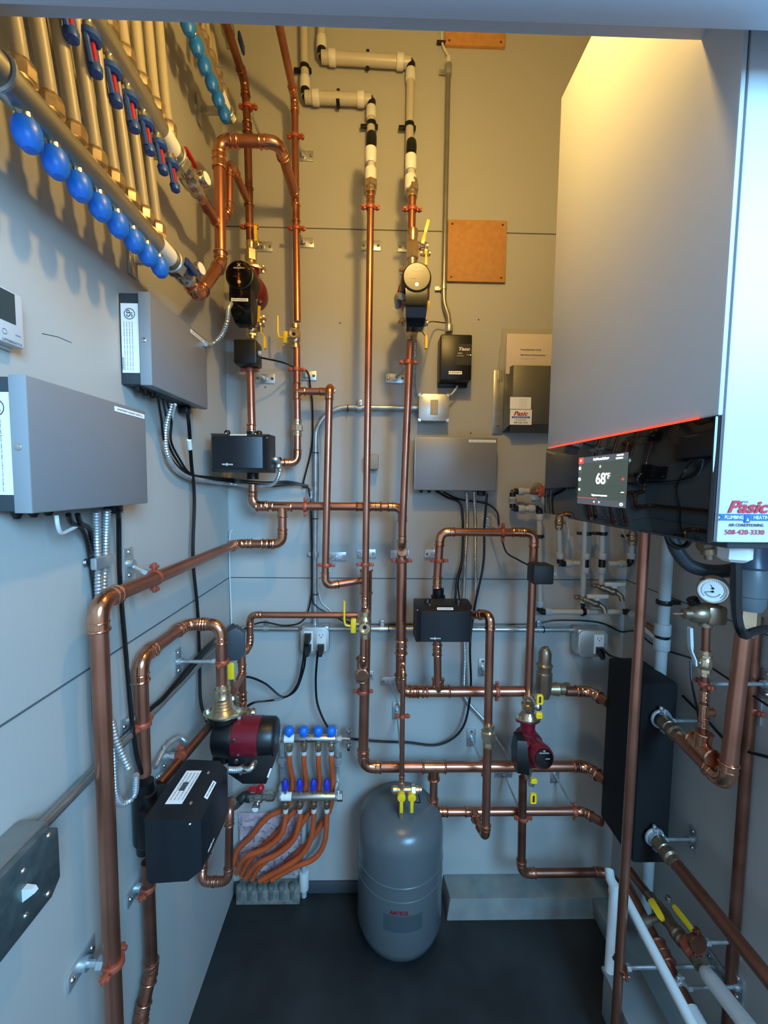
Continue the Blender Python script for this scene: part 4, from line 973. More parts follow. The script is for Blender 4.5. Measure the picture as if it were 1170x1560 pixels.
for dz, hgt in ((.03, .032), (-.022, .02)): t.part('yellow_tag', MB().box(A(820, 1078, Y=1.26)+Vector((.002, -.004, dz)), (.022, .005, hgt), .006), YEL, world=True)
t.part('tag_slot', MB().box(A(820, 1078, Y=1.26)+Vector((.002, -.0072, .03)), (.006, .001, .02)), INK, world=True)
b1 = pb_-Z_*.055
t = T('valve_body', 'brass isolation valve with yellow tags below the right red pump', 'valve', b1)
t.part('body', MB().lathe(pb_, -Z_, [(0, .024), (.008, .024), (.012, .019), (.035, .021), (.05, .018), (.056, .0155), (.06, .0155)], 24), BRASS, world=True)
c_ = A(811, 1194, Y=1.27)
t.part('drain_stem', MB().lathe(c_+Y_*.05-X_*.004, -Y_, [(0, .006), (.045, .006), (.047, .01), (.055, .01), (.058, 0)], 12), CHROME, world=True)
for dz, hgt in ((.02, .016), (-.04, .034)): t.part('yellow_tag', MB().box(c_+Vector((.0, -.012, dz)), (.022, .005, hgt), .006), YEL, world=True)
t.part('tag_slot', MB().box(c_+Vector((.0, -.0155, -.04)), (.006, .001, .022)), INK, world=True)
l0_ = A(796, 1200, Y=1.33); l1_ = A(794, 1330, Y=1.33)
lz_ = l1_.z
le = A(925, 1331, Y=1.33)
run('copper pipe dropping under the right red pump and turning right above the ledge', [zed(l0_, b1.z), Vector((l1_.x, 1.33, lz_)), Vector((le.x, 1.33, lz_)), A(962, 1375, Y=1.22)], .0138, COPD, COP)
hanger('ring hanger below the right red pump', A(797, 1246, Y=1.33), Z_, .0138, 'B', off=(-.02, .045), rodr=.0035)
# ================================================================= left wall manifolds
ORD = ['nearest', 'second nearest', 'third nearest', 'fourth nearest', 'fifth nearest', 'sixth nearest', 'seventh nearest', 'farthest']
def wall_manifold(label, p_near, p_far, sp, n, y_first, kind, r=.020, text_='', capm=None, ordn=None, tubes=True, tube_label='', lean=-.22, tube_top=1.1, grp='', last_label=None, ballh=BLUW, gauge=True, nutr=.0165, extend=.03):
    X = XL+.085
    z = (p_near.z+p_far.z)/2
    t = T('manifold', label, 'manifold', (X, p_far.y, z))
    y0, y1 = p_near.y, p_far.y
    mb = MB(); mb.rcyl((X, y0, z), (X, y1, z), r, .003, 28)
    bar = t.part('bar', mb, STEEL, world=True)
    t.part('end_nut', MB().hexa((X, y1, z), (X, y1+.022, z), r*1.25), CHROME, world=True)
    lb = t.part('label', MB().tube([(X, y1-.07, z), (X, y1-.02, z)], r*1.012, 28), PAPER, world=True, parent=bar)
    # stand-off brackets
    for yy_ in (y1-.005, y0+.12):
        mb = MB(); mb.torus((X, yy_, z), (0, 1, 0), r*1.12, .003, 24, 6); mb.box((X-.04, yy_, z), (.07, .012, .02), .002); mb.box((XL+.003, yy_, z), (.006, .03, .07), .001)
        t.part('bracket', mb, ZINC, world=True)
    for i in range(n):
        y = y_first+sp*i
        if kind == 'cap':
            st_ = t.part('valve_stem', MB().lathe((X, y, z-r*.8), (.12, 0, -1), [(0, .011), (.012, .011), (.013, .013), (.02, .013)], 16), CHROME, world=True)
            prof = [(0, 0), (0, .010), (.001, .0145), (.010, .0168), (.018, .0168), (.027, .014), (.034, .008), (.036, 0)]
            t.part('cap', MB().lathe((X+.002, y, z-r-.006), (.12, 0, -1), prof, 10), BLUE, world=True, label='ribbed blue cap')
        else:
            t.part('flow_meter', MB().lathe((X, y, z-r*.8), (.15, 0, -1), [(0, .010), (.010, .010), (.012, .014), (.022, .014), (.024, .008), (.024, 0)], 14), CHROME, world=True)
            b = Vector((X+.003, y, z-r-.012)); d = Vector((.15, 0, -1)).normalized(); e = Vector((0, 1, 0))
            mb = MB()
            mb.lathe(b, d, [(0, .009), (.003, .015), (.012, .015), (.016, .010), (.016, 0)], 14)
            for s in (-1, 1): mb.tube([b+d*.010+e*s*.0105, b+d*.052+e*s*.0085], .0042, 8)
            mb.lathe(b+d*.046, d, [(0, 0), (0, .009), (.004, .0105), (.014, .009), (.017, .005), (.017, 0)], 12)
            t.part('meter_cage', mb, DBLUE, world=True, label='dark blue meter cage')
            t.part('scale_tube', MB().cyl(b+d*.01+Vector((.002, 0, 0)), b+d*.05+Vector((.002, 0, 0)), .0042, n=10), RED, world=True, label='red scale tube')
        mb = MB(); mb.lathe((X, y, z+r*.7), (0, 0, 1), [(0, .011), (.008, .011), (.009, .0135), (.016, .0135)], 16)
        mb.lathe((X, y, z+r*.7+.006), (0, 0, 1), [(0, .012), (.002, nutr), (.014, nutr*1.03), (.019, nutr*.97), (.025, nutr*.7), (.025, .008)], 9)
        t.part('compression_nut', mb, BRASS, world=True)
        if tubes:
            zb_ = z+r*.7+.026
            q0 = Vector((X, y, zb_)); q1 = Vector((X-.004, y-.006, zb_+.06)); q2 = Vector((X-.012, y+lean*.25, zb_+.35)); q3 = Vector((X-.02, y+lean, zb_+tube_top))
            single('riser_tube', MB().tube(spline([q0, q1, q2, q3], 6), .0098, 12), CPEX, '%s of the cream tubes rising from the %s' % (ordn[i], tube_label), 'tube', grp)
    return X, y1, z
# lowest, nearest: eight blue caps
m1n, m1f = AL(-60, 20, .085), AL(262, 388, .085)
c1_, c8_ = A(40, 190, X=XL+.088), A(243, 398, X=XL+.088)
sp = (c8_.y-c1_.y)/7
print('m1', m1n, m1f, c1_, c8_, sp)
M1 = wall_manifold('long stainless manifold with eight blue caps, lowest on the left wall', Vector((0, .40, AL(150, 277, .085).z)), Vector((0, m1f.y, AL(150, 277, .085).z)), sp, 8, c1_.y, 'cap', ordn=ORD, tube_label='lowest blue-capped manifold', grp='cream tubes above the lowest manifold', tube_top=1.25)
t = T('ball_valve', 'steel valve with dark blue butterfly handle at the end of the lowest manifold', 'valve', (M1[0], M1[1]+.03, M1[2]))
X, y, z = M1
mb = MB(); mb.lathe((X, y+.02, z), (0, 1, 0), [(0, .018), (.01, .022), (.02, .018), (.03, .022), (.05, .022), (.06, .017), (.075, .019), (.085, .015)], 22)
t.part('body', mb, CHROME, world=True)
t.part('handle', MB().box((X+.028, y+.03, z+.004), (.008, .055, .018), .004).cyl((X+.01, y+.045, z), (X+.028, y+.045, z), .007), BLUW, world=True)
gb = t.part('thermometer', MB().rcyl((X+.02, y+.075, z+.02), (X+.034, y+.071, z+.022), .016, .002), CHROME, world=True)
t.part('dial', MB().cyl((X+.0338, y+.071, z+.022), (X+.0346, y+.0708, z+.0221), .013), PAPER, world=True, parent=gb)
# middle: flow meters
m2f = AL(268, 246, .085); f1, f7 = A(105, 5, X=XL+.09), A(258, 250, X=XL+.09)
zz2 = (AL(170, 68, .085).z+m2f.z)/2; sp = .05
print('m2', m2f, f1, f7)
M2 = wall_manifold('stainless manifold with blue and red flow meters, middle of the left wall', Vector((0, .50, zz2)), Vector((0, m2f.y, zz2)), sp, 8, m2f.y-.03-sp*7, 'meter', ordn=ORD, tube_label='flow meter manifold', grp='cream tubes above the flow meter manifold', tube_top=.9, lean=-.15)
X, y, z = M2
t = T('ball_valve', 'steel valve with red handle at the end of the flow meter manifold', 'valve', (X, y+.03, z))
mb = MB(); mb.lathe((X, y+.02, z), (0, 1, 0), [(0, .018), (.01, .023), (.025, .019), (.035, .023), (.06, .023), (.07, .017), (.09, .019), (.10, .014), (.125, .013)], 22)
t.part('body', mb, CHROME, world=True)
t.part('handle', MB().box((X+.01, y+.045, z+.03), (.018, .06, .008), .004).cyl((X, y+.045, z), (X+.004, y+.045, z+.03), .007), RED, world=True, label='red butterfly handle')
gb = t.part('thermometer', MB().rcyl((X+.02, y+.088, z+.012), (X+.034, y+.084, z+.014), .017, .002), CHROME, world=True)
t.part('dial', MB().cyl((X+.0338, y+.084, z+.014), (X+.0346, y+.0838, z+.0141), .0135), PAPER, world=True, parent=gb)
cable('copper tail linking the red-handled valve to the loop', [(X, y+.14, z-.004), (X+.001, y+.16, z-.01), A(309, 305, Y=1.08)], .0112, COPD, name='copper_tail', cat='pipe', n=16)
# upper: blue caps at the top right of the left wall
m3f = AL(347, 186, .085); g1_, g6_ = A(284, 38, X=XL+.085), A(340, 172, X=XL+.085)
print('m3', m3f, g1_, g6_)
z3 = A(318, 118, X=XL+.085).z+.03
M3 = wall_manifold('stainless manifold with blue caps, highest and farthest on the left wall', Vector((0, .78, z3)), Vector((0, m3f.y, z3)), (g6_.y-g1_.y)/5, 7, g6_.y-(g6_.y-g1_.y)/5*6, 'cap', tubes=False, r=.015)
for i, (px, py) in enumerate(((304, 20), (313, 30), (320, 42))):
    single('riser_tube', MB().tube([AL(px, py, .05)+Z_*.6, AL(px, py, .05), AL(px+8, py+50, .07)], .0085, 12), CPEX, '%s of the cream tubes behind the highest manifold' % ORD[i], 'tube', 'cream tubes behind the highest manifold')
M4y = AL(350, 60, .07)
t = T('ball_valve', 'dark blue handled valve behind the overhead copper pipe at the top left', 'valve', M4y)
t.part('body', MB().lathe(M4y+Vector((0, -.08, .06)), (0, 1, -.75), [(0, .015), (.03, .018), (.05, .015), (.06, .02), (.09, .02), (.1, .015), (.12, .015)], 18), CHROME, world=True)
t.part('handle', MB().box(M4y+Vector((.035, 0, -.01)), (.01, .05, .03), .006), BLUW, world=True)
# ================================================================= small four-port manifold low on the back wall
YS = 1.42
zu, zl_ = A(470, 1125, Y=YS).z, A(470, 1213, Y=YS).z
xl, xr = A(425, 1125, Y=YS).x, A(514, 1125, Y=YS).x
t = T('manifold', 'small steel manifold with four round blue caps low on the back wall', 'manifold', (xl, YS, zu)); su = t
bar = t.part('bar', MB().rcyl((xl, YS, zu), (xr, YS, zu), .0138, .002, 24), STEEL, world=True)
t.part('label', MB().tube([(xl+.02, YS, zu), (xl+.055, YS, zu)], .0141, 24), PAPER, world=True, parent=bar)
me = textmesh('Watts Radiant', .075, .009, INK, 'L', bold=.01); me.transform(Matrix.Translation(Vector((xl+.06, YS-.0145, zu))-t.M.translation)); o = bpy.data.objects.new('lettering', me); C.objects.link(o); o.parent = bar
t.part('end_nut', MB().hexa((xr, YS, zu), (xr+.018, YS, zu), .012), CHROME, world=True)
t.part('end_nut', MB().hexa((xl-.018, YS, zu), (xl, YS, zu), .013), CHROME, world=True)
t.part('vent_tee', MB().cyl((xr+.018, YS, zu), (xr+.045, YS, zu), .0075).cyl((xr+.04, YS, zu-.022), (xr+.04, YS, zu+.025), .006).rcyl((xr+.04, YS, zu+.02), (xr+.04, YS, zu+.034), .010).rcyl((xr+.04, YS, zu-.034), (xr+.04, YS, zu-.02), .010), CHROME, world=True)
t.part('vent_spout', MB().cyl((xr+.04, YS, zu-.044), (xr+.04, YS, zu-.03), .005), RUB, world=True)
px4 = [441, 463, 485, 505]
xs4 = [A(p_, 1125, Y=YS).x for p_ in px4]; xs5 = [A(p_, 1213, Y=YS).x for p_ in (435, 457, 478, 498)]
for x_ in xs4:
    t.part('cap', MB().lathe((x_, YS-.003, zu+.010), (0, 0, 1), [(0, .008), (.006, .008), (.008, .0135), (.016, .0175), (.026, .0175), (.034, .013), (.037, .006), (.037, 0)], 14), BLUE, world=True, label='round blue cap')
    t.part('compression_nut', MB().lathe((x_, YS, zu-.010), (0, 0, -1), [(0, .009), (.006, .009), (.008, .0125), (.024, .0135), (.036, .010), (.036, 0)], 14), BRASS, world=True)
    t.part('collar', MB().cyl((x_, YS, zu-.045), (x_, YS, zu-.06), .0095), WPL, world=True)
t = T('manifold', 'small steel manifold with four violet flow meters under the blue-capped one', 'manifold', (xl, YS, zl_))
bar = t.part('bar', MB().rcyl((xl-.006, YS, zl_), (xr, YS, zl_), .0138, .002, 24), STEEL, world=True)
t.part('label', MB().tube([(xl+.008, YS, zl_), (xl+.045, YS, zl_)], .0141, 24), PAPER, world=True, parent=bar)
t.part('end_nut', MB().hexa((xr, YS, zl_), (xr+.02, YS, zl_), .017), CHROME, world=True)
for x_ in xs5:
    fm = t.part('flow_meter', MB().lathe((x_, YS, zl_+.010), (0, 0, 1), [(0, .007), (.008, .007), (.010, .009), (.016, .009), (.016, 0)], 14), CHROME, world=True)
    t.part('meter_cage', MB().lathe((x_, YS-.004, zl_+.024), (0, 0, 1), [(0, .006), (.006, .0115), (.022, .0125), (.034, .0115), (.044, .006), (.045, 0)], 10), VIOL, world=True, parent=fm)
    t.part('compression_nut', MB().lathe((x_, YS, zl_-.010), (0, 0, -1), [(0, .007), (.012, .008), (.014, .011), (.03, .012), (.036, .009), (.036, 0)], 12), BRASD, world=True)
    t.part('collar', MB().cyl((x_, YS, zl_-.045), (x_, YS, zl_-.06), .0095), WPL, world=True)
for s_, lb in ((xl+.004, 'left'), (xr-.004, 'right')):
    t = T('manifold_bracket', '%s zinc bracket joining the two small manifolds' % lb, 'bracket', (s_, YS+.02, (zu+zl_)/2))
    mb = MB(); mb.box((s_, YS+.03, (zu+zl_)/2), (.016, .004, zu-zl_+.06), .001); mb.torus((s_, YS, zu), X_, .0145, .003, 22, 6); mb.torus((s_, YS, zl_), X_, .0145, .003, 22, 6); mb.box((s_, YS+.012, zu+.024), (.012, .03, .02), .002); mb.box((s_, YS+.012, zl_+.024), (.012, .03, .02), .002); mb.box((s_, YS+.05, (zu+zl_)/2), (.03, .04, .02), .001)
    t.part('strip', mb, ZINC, world=True)
    for dz in (.02, -.02): t.part('screw', MB().lathe((s_, YS+.028, (zu+zl_)/2+dz), (0, -1, 0), [(0, .005), (.002, 0)], 10), CHROME, world=True)
t = T('ball_valve', 'steel valve with red handle and small dial feeding the lower small manifold', 'valve', A(393, 1211, Y=YS))
vx = A(393, 1211, Y=YS).x
mb = MB(); mb.lathe((vx-.03, YS, zl_), X_, [(0, .012), (.004, .017), (.018, .017), (.022, .021), (.045, .021), (.05, .013), (.06, .013), (.062, .016), (.085, .016), (.09, .012)], 20); t.part('body', mb, CHROME, world=True)
t.part('handle', MB().box((vx-.006, YS-.01, zl_+.036), (.05, .02, .012), .005).sph((vx+.012, YS-.01, zl_+.04), .014).cyl((vx, YS, zl_), (vx, YS-.004, zl_+.034), .007), RED, world=True, label='red butterfly handle')
gd = t.part('thermometer', MB().rcyl((vx, YS-.018, zl_-.018), (vx, YS-.034, zl_-.020), .0135, .002), CHROME, world=True)
t.part('dial', MB().cyl((vx, YS-.0338, zl_-.020), (vx, YS-.0346, zl_-.020), .011), PAPER, world=True, parent=gd)
# iron elbow and copper U loop
el = [Vector((vx-.03, YS, zl_)), Vector((vx-.06, YS, zl_)), A(352, 1222, Y=1.25)]
t = T('pipe_elbow', 'dark iron elbow between the red-handled valve and the copper loop', 'fitting', el[1])
t.part('fitting', MB().tube(spline([el[0], el[0]-X_*.02, el[1]-X_*.012+Vector((0, -.03, -.006)), el[2]]), .0165, 16), mat('dark_iron', '#3c3d3a', .6, .5), world=True)
t.part('collar', MB().rcyl(el[0]-X_*.012, el[0]+X_*.004, .0195), mat('dark_iron', '#3c3d3a', .6, .5), world=True)
YU = 1.12
r0 = A(350, 1225, Y=YU+.02); rb = A(348, 1343, Y=YU); lb_ = A(307, 1343, Y=YU); zzb = (rb.z+lb_.z)/2
run('copper U loop hanging in front of the pink insulation', [A(352, 1224, Y=1.22), r0+Z_*.004, Vector((rb.x, YU, zzb)), Vector((lb_.x, YU, zzb)), Vector((lb_.x+.0, YU+.012, zzb+.004)), A(345, 1236, X=lb_.x+.004)] if False else [A(353, 1222, Y=1.24), r0, Vector((rb.x, YU, zzb)), Vector((lb_.x, YU, zzb)), A(310, 1310, Y=YU+.03), A(344, 1236, X=lb_.x+.02)], .0112, COPD, COP)
# orange tubes
ends = [(360, 1330), (374, 1338), (395, 1342), (414, 1340)]
cv_ = [[(428, 1272), (404, 1293), (374, 1306)], [(448, 1278), (424, 1300), (392, 1316)], [(473, 1280), (458, 1304), (432, 1322)], [(494, 1284), (478, 1308), (446, 1322)]]
for i in range(4):
    top = Vector((xs5[i], YS, zl_-.055))
    single('radiant_tube', MB().tube(spline([top, top-Z_*.03] + [A(x_, y_, Y=YS-.01+.005*i) for x_, y_ in cv_[i]] + [A(*ends[i], Y=YS+.01)], 8), .0095, 12), OPEX, '%s orange tube leaving the lower small manifold, counted from the left' % ['first', 'second', 'third', 'fourth'][i], 'tube', 'orange tubes under the lower small manifold')
ends2 = [(357, 1318), (368, 1334), (384, 1340), (404, 1342)]
cv2 = [[(408, 1245), (382, 1275), (362, 1296)], [(444, 1240), (424, 1268), (384, 1306)], [(464, 1248), (444, 1278), (398, 1318)], [(490, 1256), (464, 1290), (424, 1326)]]
for i in range(4):
    top = Vector((xs4[i], YS, zu-.055)); m_ = A([446, 466, 487, 507][i], 1195, Y=YS+.022); m_2 = A([438, 458, 478, 504][i], 1228, Y=YS+.035)
    single('radiant_tube', MB().tube(spline([top, top-Z_*.04, m_, m_2] + [A(x_, y_, Y=YS+.03) for x_, y_ in cv2[i]] + [A(*ends2[i], Y=YS+.03)], 8), .0095, 12), OPEX, '%s orange tube dropping from the blue-capped small manifold, counted from the left' % ['first', 'second', 'third', 'fourth'][i], 'tube', 'orange tubes from the blue-capped small manifold')
# wall opening: pink insulation, plastic sleeves
a = A(362, 1240, Y=YB-.012); b = A(462, 1335, Y=YB-.012)
mb = MB(); nx, nz = 26, 24
gv = [[mb.bm.verts.new((a.x+(b.x-a.x)*i/nx, YB-.006-.016*random.random()*(0 if i in (0, nx) or k in (0, nz) else 1), a.z+(b.z-a.z)*k/nz)) for i in range(nx+1)] for k in range(nz+1)]
for k in range(nz):
    for i in range(nx): mb.bm.faces.new((gv[k][i], gv[k][i+1], gv[k+1][i+1], gv[k+1][i]))
bk = [mb.bm.verts.new((x_, YB-.001, z_)) for x_, z_ in ((a.x, a.z), (b.x, a.z), (b.x, b.z), (a.x, b.z))]
mb.bm.faces.new(bk)
single('insulation_batt', mb, PINK, 'pink fibreglass insulation showing in the cut-out behind the orange tubes', 'insulation')
px = A(463, 1300, Y=YB-.02)
t = T('plastic_pipe', 'short off-white vertical plastic pipe beside the pink insulation', 'pipe', px)
zt_ = A(461, 1245, Y=YB-.02).z
t.part('tube', MB().cyl(zed(px, .0), zed(px, zt_), .010), GPEX, world=True)
t.part('sleeve', MB().rcyl(zed(px, .03), zed(px, .10), .018), WPL, world=True)
gx0, gx1 = A(362, 1345, Y=YB-.03).x, A(458, 1345, Y=YB-.03).x
single('floor_sleeves', MB().box(((gx0+gx1)/2, YB-.028, .028), (gx1-gx0, .05, .056), .004), mat('rough_mortar', '#8a8a80', rough=.9, col2='#62625c', vscale=40, bump=.4, bscale=80), 'rough mortar strip where the orange tubes enter the floor', 'mortar')
for i in range(6):
    xx = gx0+.012+(gx1-gx0-.04)*i/5
    single('tube_sleeve', MB().rcyl((xx, YB-.045, .02), (xx, YB-.045, .072), .012, .002), mat('putty_sleeve', '#6d736c', rough=.8, col2='#50554f', vscale=40), '%s dark sleeve on the mortar strip from the left' % ['first', 'second', 'third', 'fourth', 'fifth', 'sixth'][i], 'sleeve', 'dark sleeves on the mortar strip')
# ================================================================= conduits
def conduit(label, pts, r=.009, m=None, straps=(), wall='B'):
    t = T('conduit', label, 'conduit', pts[0])
    t.part('tube', MB().tube(pts, r, 16), m or GALV, world=True)
    for P, ax in straps:
        ax = Vector(ax).normalized(); n = WN[wall]; e = ax.cross(n).normalized(); P = Vector(P)
        mb = MB(); mb.lathe(P-ax*.008, ax, [(0, r), (0, r+.0022), (.016, r+.0022), (.016, r)], 18)
        Rm = Matrix((e, n, ax)).transposed(); mb.box(P+e*(r+.010)+n*(r*.6), (.022, .003, .015), .001, Rm); mb.lathe(P+e*(r+.012)+n*r*.4, -n, [(0, .005), (.003, .004), (.003, 0)], 10)
        t.part('strap', mb, ZINC, world=True)
    return t
cpts = [AB(683, 104, .016), AB(676, 440, .016), AB(677, 462, .018), AB(683, 482, .026), AB(684, 500, .035)]
ct = conduit('long galvanised conduit running down the back wall into the black relay box', [cpts[0], cpts[1]] + spline(cpts[1:], 6)[1:], .0088, GALV, [(AB(683, 108, .016), Z_), (AB(676, 438, .016), Z_)])
ct.part('coupling', MB().rcyl(cpts[0]-Z_*.02, cpts[0]+Z_*.012, .0125, .002), ZINC, world=True)
ct.part('bushing', MB().lathe(cpts[0]+Z_*.008, Z_, [(0, .009), (.022, .008), (.03, .005), (.03, 0)], 16), WPL, world=True)
ct.part('box_connector', MB().rcyl(cpts[-1]+Z_*.012, cpts[-1]-Z_*.014, .0135, .002), ZINC, world=True)
cable('white cable dropping into the top of the long conduit', [AB(674, 0, .01), AB(673, 40, .01), AB(674, 66, .01), AB(682, 84, .016)], .0035, WPL, name='white_cable', cat='cable')
single('cable_staple', MB().box(AB(672, 65, .008), (.03, .012, .008), .002), mat('bronze_staple', '#3a2018', .3, .5), 'dark staple holding the white cable near the header', 'staple')
# curved conduit between the two boxes
k0 = AB(637, 622, .02); zk = k0.z
cps = [k0, Vector((AB(545, 623, .02).x, YB-.02, zk))]
R_ = .11; xv = AB(481, 720, .02).x
arc = [Vector((xv+R_-R_*math.sin(a_*PI/2/8), YB-.02, zk-R_+R_*math.cos(a_*PI/2/8))) for a_ in range(9)]
bot = Vector((AB(480, 955, .02).x, YB-.02, AB(480, 957, .02).z))
ct = conduit('bright conduit curving from the steel switch box down to the two-receptacle box', [k0] + arc + [bot], .0092, ZINC, [(AB(548, 622, .02), X_), (AB(481, 845, .02), Z_)])
ct.part('box_connector', MB().rcyl(k0, k0-X_*.03, .0125, .002), ZINC, world=True)
for q in ((530, 622), (481, 690), (480, 790), (480, 905)):
    P = AB(*q, .02); ct.part('cable_tie', MB().torus(P, X_ if q[0] > 500 else Z_, .011, .0018, 16, 6), RUB, world=True)
zh = AB(560, 958, .02).z
hstart = Vector((XL+.035, YB-.02, zh)); 
hc = conduit('bright conduit running along the back wall from the two-receptacle box to the corner', [AB(455, 958, .02), Vector((XL+.06, YB-.02, zh)), Vector((XL+.03, YB-.03, zh)), Vector((XL+.02, YB-.06, zh)), Vector((XL+.02, .60, zh-.0))], .0092, GALV, [(Vector((A(406, 957, Y=YB-.02).x, YB-.02, zh)), X_)])
print('conduit z', zh)
hc2 = conduit('bright horizontal conduit linking the two outlet boxes behind the pipes', [Vector((AB(502, 958, .02).x, YB-.02, zh)), Vector((AB(882, 961, .02).x, YB-.02, zh))], .0092, ZINC, [(Vector((A(582, 957, Y=YB-.02).x, YB-.02, zh)), X_), (Vector((A(822, 957, Y=YB-.02).x, YB-.02, zh)), X_)])
hc2.part('box_connector', MB().rcyl(Vector((AB(872, 961, .02).x, YB-.02, zh)), Vector((AB(886, 961, .02).x, YB-.02, zh)), .013, .002), ZINC, world=True)
for px in (592, 828): hc2.part('cable_tie', MB().torus(Vector((AB(px, 958, .02).x, YB-.02, zh)), X_, .011, .0018, 16, 6), RUB, world=True)
# ================================================================= cords
pcord('black cord looping from the lower right socket under the pipes to the right-hand valve box', [AB(484, 992, .075), AB(481, 1040, .06), AB(486, 1080, .06), AB(510, 1118, .06), AB(560, 1128, .05), AB(620, 1131, .04), AB(670, 1134, .03), AB(705, 1108, .03), AB(717, 1050, .03), AB(716, 985, .04), AB(722, 930, .04), AB(736, 860, .03), AB(738, 800, .03), AB(742, 752, .05)], .0043)
pcord('upper black cord sweeping from the left sockets to the red lower left pump', [AB(465, 976, .075), AB(461, 1010, .06), AB(452, 1045, .06), AB(432, 1062, .06), AB(405, 1042, .07), AB(382, 1032, .1), AB(368, 1032, .12)], .0038)
pcord('lower black cord sweeping from the left sockets to the red lower left pump', [AB(466, 998, .075), AB(462, 1022, .055), AB(450, 1052, .05), AB(428, 1064, .06), AB(405, 1068, .10), A(388, 1070, Y=1.22), A(376, 1076, Y=1.2)], .0038)
cable('long thin black sensor wire tied along the curved conduit', [A(398, 545, Y=1.33), A(430, 552, Y=1.38), AB(450, 560, .03), AB(468, 566, .02), AB(473, 590, .015), AB(476, 620, .015), AB(475, 680, .015), AB(462, 738, .02), AB(470, 745, .02), AB(474, 790, .02), AB(475, 860, .02), AB(474, 910, .02), AB(462, 945, .02), AB(435, 953, .02), AB(400, 948, .03), AB(372, 958, .03)], .003, name='sensor_wire', cat='cable')
cable('black wire fanning off the curved conduit towards the centre valve', [AB(475, 905, .03), AB(480, 922, .03), AB(505, 937, .02), AB(530, 948, .012), AB(556, 951, .012), AB(640, 951, .010), AB(800, 951, .010), AB(850, 945, .012), AB(912, 948, .015), AB(945, 962, .02), AR_ if False else A(968, 962, X=XR-.02), A(1000, 985, X=XR-.02), A(1060, 1005, X=XR-.02), A(1085, 1018, X=XR-.02), A(1170, 1075, X=XR-.02)], .003, name='sensor_wire', cat='cable')
cable('thin white wire tied beside the curved conduit', [AB(484, 640, .015), AB(487, 720, .012), AB(485, 820, .012), AB(486, 905, .012), AB(503, 930, .012), AB(522, 950, .010)], .0018, WPL, name='sensor_wire', cat='cable')
cable('thin white wire falling in the left back corner', [AB(354, 806, .01), AB(350, 818, .012), AB(350, 870, .012), AB(352, 930, .012), AB(353, 965, .02)], .0022, WPL, name='sensor_wire', cat='cable')
flex('short armoured whip from the upper left pump to the silver box beside it', [AL(313, 524, .07), AL(324, 524, .06), A(338, 510, Y=1.22), A(346, 490, Y=1.2), A(348, 470, Y=1.21), A(352, 462, Y=1.24)], .0062)
# under upper-left silver box
for i, (o_, lb) in enumerate(((0, 'left'), (8, 'middle'), (15, 'right'))):
    cable('%s black wire of the bundle sagging from the upper silver box to the corner valve' % lb, [AL(240+o_, 604+o_*.6, .05), AL(246+o_, 640, .03), AL(250+o_*.7, 672, .02), AL(262+o_*.8, 700, .015), AL(285+o_*.4, 722, .015), AL(320, 731-o_*.3, .02), A(352, 734-o_*.3, Y=1.42), A(400, 742-o_*.5, Y=1.44), A(440, 738-o_*.3, Y=1.45), A(470, 740, Y=1.46)], .003, name='control_wire', cat='cable')
flex('armoured conduit sagging with the wire bundle under the upper silver box', [AL(262, 614, .05), AL(252, 660, .025), AL(258, 700, .02), AL(280, 724, .018), AL(310, 732, .02), A(350, 737, Y=1.43), A(385, 741, Y=1.40), A(415, 738, Y=1.36), A(426, 720, Y=1.34), A(424, 705, Y=1.35)], .0058)
cable('white wire under the upper silver controller box', [AL(267, 616, .05), AL(262, 634, .03), AL(259, 655, .02)], .0035, WPL, name='control_wire', cat='cable')
cable('long black cord falling from the upper silver box down the left wall', [AL(286, 632, .06), AL(288, 650, .05), AL(291, 700, .03), AL(296, 760, .02), AL(294, 850, .02), AL(301, 930, .02), AL(304, 1010, .02), AL(306, 1070, .03), AL(318, 1105, .06)], .0048)
t = T('cord_tag', 'small white tag wrapped on the long black cord below the upper silver box', 'tag', AL(289, 677, .04)); t.part('wrap', MB().cyl(AL(288, 670, .042), AL(289.5, 684, .036), .0056), PAPER, world=True)
t = T('conduit_elbow', 'grey conduit elbow at the right side of the upper left valve box', 'fitting', A(424, 700, Y=1.34)); t.part('fitting', MB().tube(spline([A(412, 702, Y=1.32), A(420, 700, Y=1.32), A(424, 706, Y=1.33), A(424, 712, Y=1.33)]), .010, 14), ZINC, world=True); t.part('round_plate', MB().rcyl(A(416, 690, Y=1.32)-X_*.006, A(416, 690, Y=1.32)+X_*.004, .014), ZINC, world=True)
# below the large box
for i, (x0, lb) in enumerate(((104, 'left'), (118, 'right'))):
    cable('%s black wire leaving the large silver box and diving behind the foremost pipe' % lb, [AL(x0, 784, .045), AL(x0+5, 797, .035), AL(x0+20-i*2, 806, .025), AL(134+i*6, 830, .015), AL(140+i*4, 870, .012), AL(145+i*3, 920, .012), AL(142+i*3, 1000, .012), AL(144+i*2, 1090, .012), AL(150, 1160, .012)], .0042, name='control_wire', cat='cable')
cable('pale wire looping under the large silver controller box', [AL(86, 785, .045), AL(88, 800, .045), AL(93, 812, .04), AL(105, 808, .035), AL(118, 801, .03)], .003, WPL, name='control_wire', cat='cable')
flex('left armoured conduit under the large silver box', [AL(147, 778, .04), AL(148, 830, .02), AL(150, 900, .02), AL(152, 960, .02), AL(156, 1080, .02), AL(170, 1100, .03), AL(178, 1130, .04), AL(196, 1172, .06)], .0062)
flex('right armoured conduit under the large silver box', [AL(163, 776, .04), AL(161, 830, .02), AL(158, 900, .02), AL(160, 960, .02), AL(166, 1090, .02), AL(172, 1140, .03), AL(176, 1205, .03), AL(186, 1224, .03), AL(204, 1212, .04), AL(207, 1180, .05)], .0062)
